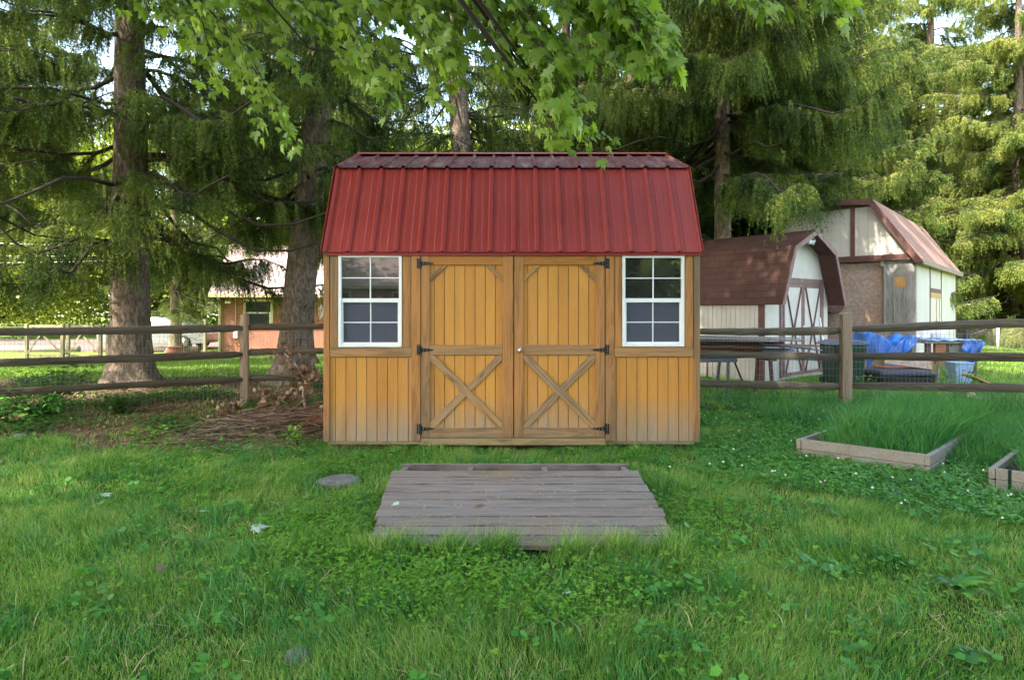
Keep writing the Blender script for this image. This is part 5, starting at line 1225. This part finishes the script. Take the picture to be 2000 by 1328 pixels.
# bushes and seedlings
def bush(label, x, y, h, r, n, leaf, mat='darkleaf', cat='bush', name='leafy_bush', low=.0):
    t = thing(name, label, cat, (x, y, float(gz(x, y)))); w_ = MB(); P, D, S = [], [], []
    k = max(4, int(n/26)); per = n//k
    for i in range(k):
        a = rr.uniform(0, 6.28); q = r*math.sqrt(rr.random()); e = Vector((math.cos(a)*q, math.sin(a)*q, h*rr.uniform(.5, 1))); m = e*.5+Vector((0, 0, .1*h)); w_.tube([(0,0,0), m, e], [.006, .004, .002], 5, False)
        for j in range(per):
            s = rr.uniform(low, 1); p_ = (m*s*2 if s < .5 else m.lerp(e, s*2-1)); P.append((p_.x+rr.gauss(0, .05), p_.y+rr.gauss(0, .05), p_.z+rr.gauss(0, .04))); D.append((rr.gauss(0, 1), rr.gauss(0, 1), -.25+rr.gauss(0, .3))); S.append(leaf*rr.uniform(.6, 1.2))
    P, D, S = map(np.array, (P, D, S)); n_ = len(P); D = D/np.linalg.norm(D, axis=1)[:, None]; up = np.array([0, 0, 1.0])+np.random.default_rng(1).normal(size=(n_, 3))*.3; sd = np.cross(D, up); sd /= np.linalg.norm(sd, axis=1)[:, None]; L = S[:, None]
    V = np.stack([P, P+D*L*.4+sd*L*.32, P+D*L, P+D*L*.4-sd*L*.32], 1).reshape(-1, 3)
    w_.build('stem', M['twig'], t); npmesh('leaves', V, np.arange(len(V)).reshape(-1, 4), M[mat], t); return t
bush('dark-leaved sapling sprawling over the left rails near the picture edge', -6.35, 8.5, .85, .55, 330, .095)
bush('leafy green weeds at the foot of the left fence', -6.0, 7.9, .42, .55, 900, .075, 'clover'); bush('leafy green weeds nearest the left edge below the fence', -6.4, 7.45, .36, .5, 800, .075, 'clover')
bush('low green weeds just left of the sun patch by the fence', -5.3, 8.3, .28, .5, 600, .06, 'darkleaf')
bush('sprig of bright green leaves in the middle of the stick pile', -2.72, 6.35, .16, .12, 60, .05, 'weed', 'seedling', 'seedling'); bush('bright green seedling at the front right of the stick pile', -2.15, 6.15, .30, .16, 110, .055, 'weed', 'seedling', 'seedling')
bush('green seedlings at the front of the stick pile', -2.62, 5.95, .15, .22, 90, .05, 'clover', 'seedling', 'seedling'); bush('pale weeds along the front edge of the mulch on the left', -3.9, 6.6, .18, .3, 160, .05, 'weed', 'seedling', 'seedling')
bush('weeds with twisting stems growing up through the right fence rails', 6.55, 9.0, .75, .5, 330, .06, 'weed', 'weed', 'tall_weed'); bush('yellow-green weed beside the green bin', 5.75, 9.9, .42, .14, 80, .06, 'weed', 'weed', 'tall_weed')
bush('dark green weeds along the foot of the right fence by the shed', 2.75, 8.3, .20, .5, 500, .05, 'darkleaf'); bush('yellowish weed sprig in the grass before the brown-roofed shed', 3.9, 8.6, .2, .1, 40, .06, 'weed', 'weed', 'tall_weed')
# rosette weeds
def rosette(label, x, y, n, L, mat='clover'):
    t = thing('broadleaf_weed', label, 'weed', (x, y, 0), 0, 'broad-leaved weeds in the lawn'); mb = MB()
    for i in range(n):
        a = 2*math.pi*i/n+rr.uniform(-.2, .2); l = L*rr.uniform(.7, 1.1); up = rr.uniform(.4, .9); w = l*.13; vs = []; d = Vector((math.cos(a), math.sin(a), 0)); s = Vector((-d.y, d.x, 0))
        for k in range(6):
            u = k/5; ww = w*math.sin(min(1, u*1.05+.12)*math.pi*.93)**.7; p = d*l*u*.8+Vector((0, 0, l*up*(u-.55*u*u)+.02)); vs += [p-s*ww+Vector((0,0,ww*.3)), p, p+s*ww+Vector((0,0,ww*.3))]
        b = [(3*k, 3*k+1, 3*k+4, 3*k+3) for k in range(5)]+[(3*k+1, 3*k+2, 3*k+5, 3*k+4) for k in range(5)]; mb.add(vs, b, True)
    mb.build('leaves', M[mat], t)
def gp_(px, py): d = CH*F/(py-HZ); return ((px-1000)/F*d, d)
for px, py, n, L, lb in ((1870,1160,16,.17,'large rosette weed of long leaves in the lower right lawn'), (1450,1112,7,.11,'pale broad-leaved weed right of the ramp foot'), (1760,1075,8,.11,'bright broad-leaved weed in the clover on the right'), (1640,1020,9,.13,'broad dark-leaved weed in the clover below the wooden bed'), (1255,1135,7,.11,'weed of narrow upright leaves just below the ramp'), (915,1180,4,.06,'tiny round-leaved weed below the middle of the ramp')):
    rosette(lb, *gp_(px, py), n, L)
# stones and fallen leaves
def stone(label, px, py, sx, sy, sz, name='stone'):
    x, y = gp_(px, py); r_ = random.Random(int(px)); mb = MB(); prof = [(.55, -.3), (.9, .05), (1.0, .45), (.93, .8), (.7, .97), (.25, 1.0)]; mb.lathe(prof, 16)
    mb.v = [(v[0]*sx*(1+.08*math.sin(3*math.atan2(v[1], v[0])+px)), v[1]*sy*(1+.1*math.cos(2*math.atan2(v[1], v[0])+px)), v[2]*sz) for v in mb.v]
    o = mb.build(name, M['stone']); o.location = (x, y, 0); tag(o, label, 'stone')
stone('flat grey stepping stone left of the ramp', 663, 945, .185, .15, .05, 'stepping_stone'); stone('small grey rock poking from the grass at the lower left', 580, 1292, .05, .06, .045)
stone('pale stone chip at the edge of the mulch on the left', 38, 858, .10, .05, .06)
def fallen(label, px, py, z, s, mat, rz):
    x, y = gp_(px, py); V, Fm = maple_leaves(np.array([[0., 0, 0]]), np.array([[math.cos(rz), math.sin(rz), .12]]), np.array([s]), np.random.default_rng(int(px)))
    o = npmesh('fallen_leaf', V, Fm, M[mat]); d = (CH-z)*F/(py-HZ); o.location = ((px-1000)/F*d, d, z); tag(o, label, 'leaf', 'single fallen leaves on lawn and ramp')
fallen('pale upturned leaf on the left lawn', 492, 1030, .07, .11, 'leafgrey', .4); fallen('whitish curled leaf on the left part of the ramp', 768, 990, .14, .085, 'leafgrey', .2); fallen('brown leaf near the middle of the ramp', 935, 988, .15, .08, 'deadleaf', 2)
fallen('small pale leaf in the grass below the mulch edge', 198, 966, .06, .09, 'leafgrey', 1); fallen('tiny pale leaf in the grass left of the weeds', 403, 998, .06, .07, 'leafgrey', 2.4); fallen('tiny cream leaf in the lower left lawn', 308, 1110, .06, .055, 'deadleaf', .9); fallen('small grey leaf in the lawn below the ramp', 1104, 1158, .06, .05, 'leafgrey', 1.2)
# litter on the ramp
mb = MB()
for i in range(260):
    x = rr.uniform(-.82, .95); y = rr.uniform(3.54, 4.42); z = dz(y)+.003; a = rr.uniform(0, 3.14); l = rr.uniform(.008, .03)
    mb.beam((x-math.cos(a)*l/2, y-math.sin(a)*l/2, z), (x+math.cos(a)*l/2, y+math.sin(a)*l/2, z+.002), .0022, .0022)
tag(mb.build('ramp_debris', plain('straw_bits', (.40,.30,.18), .9)), 'straw and needle bits sprinkled over the ramp boards', 'debris', None, 'stuff')
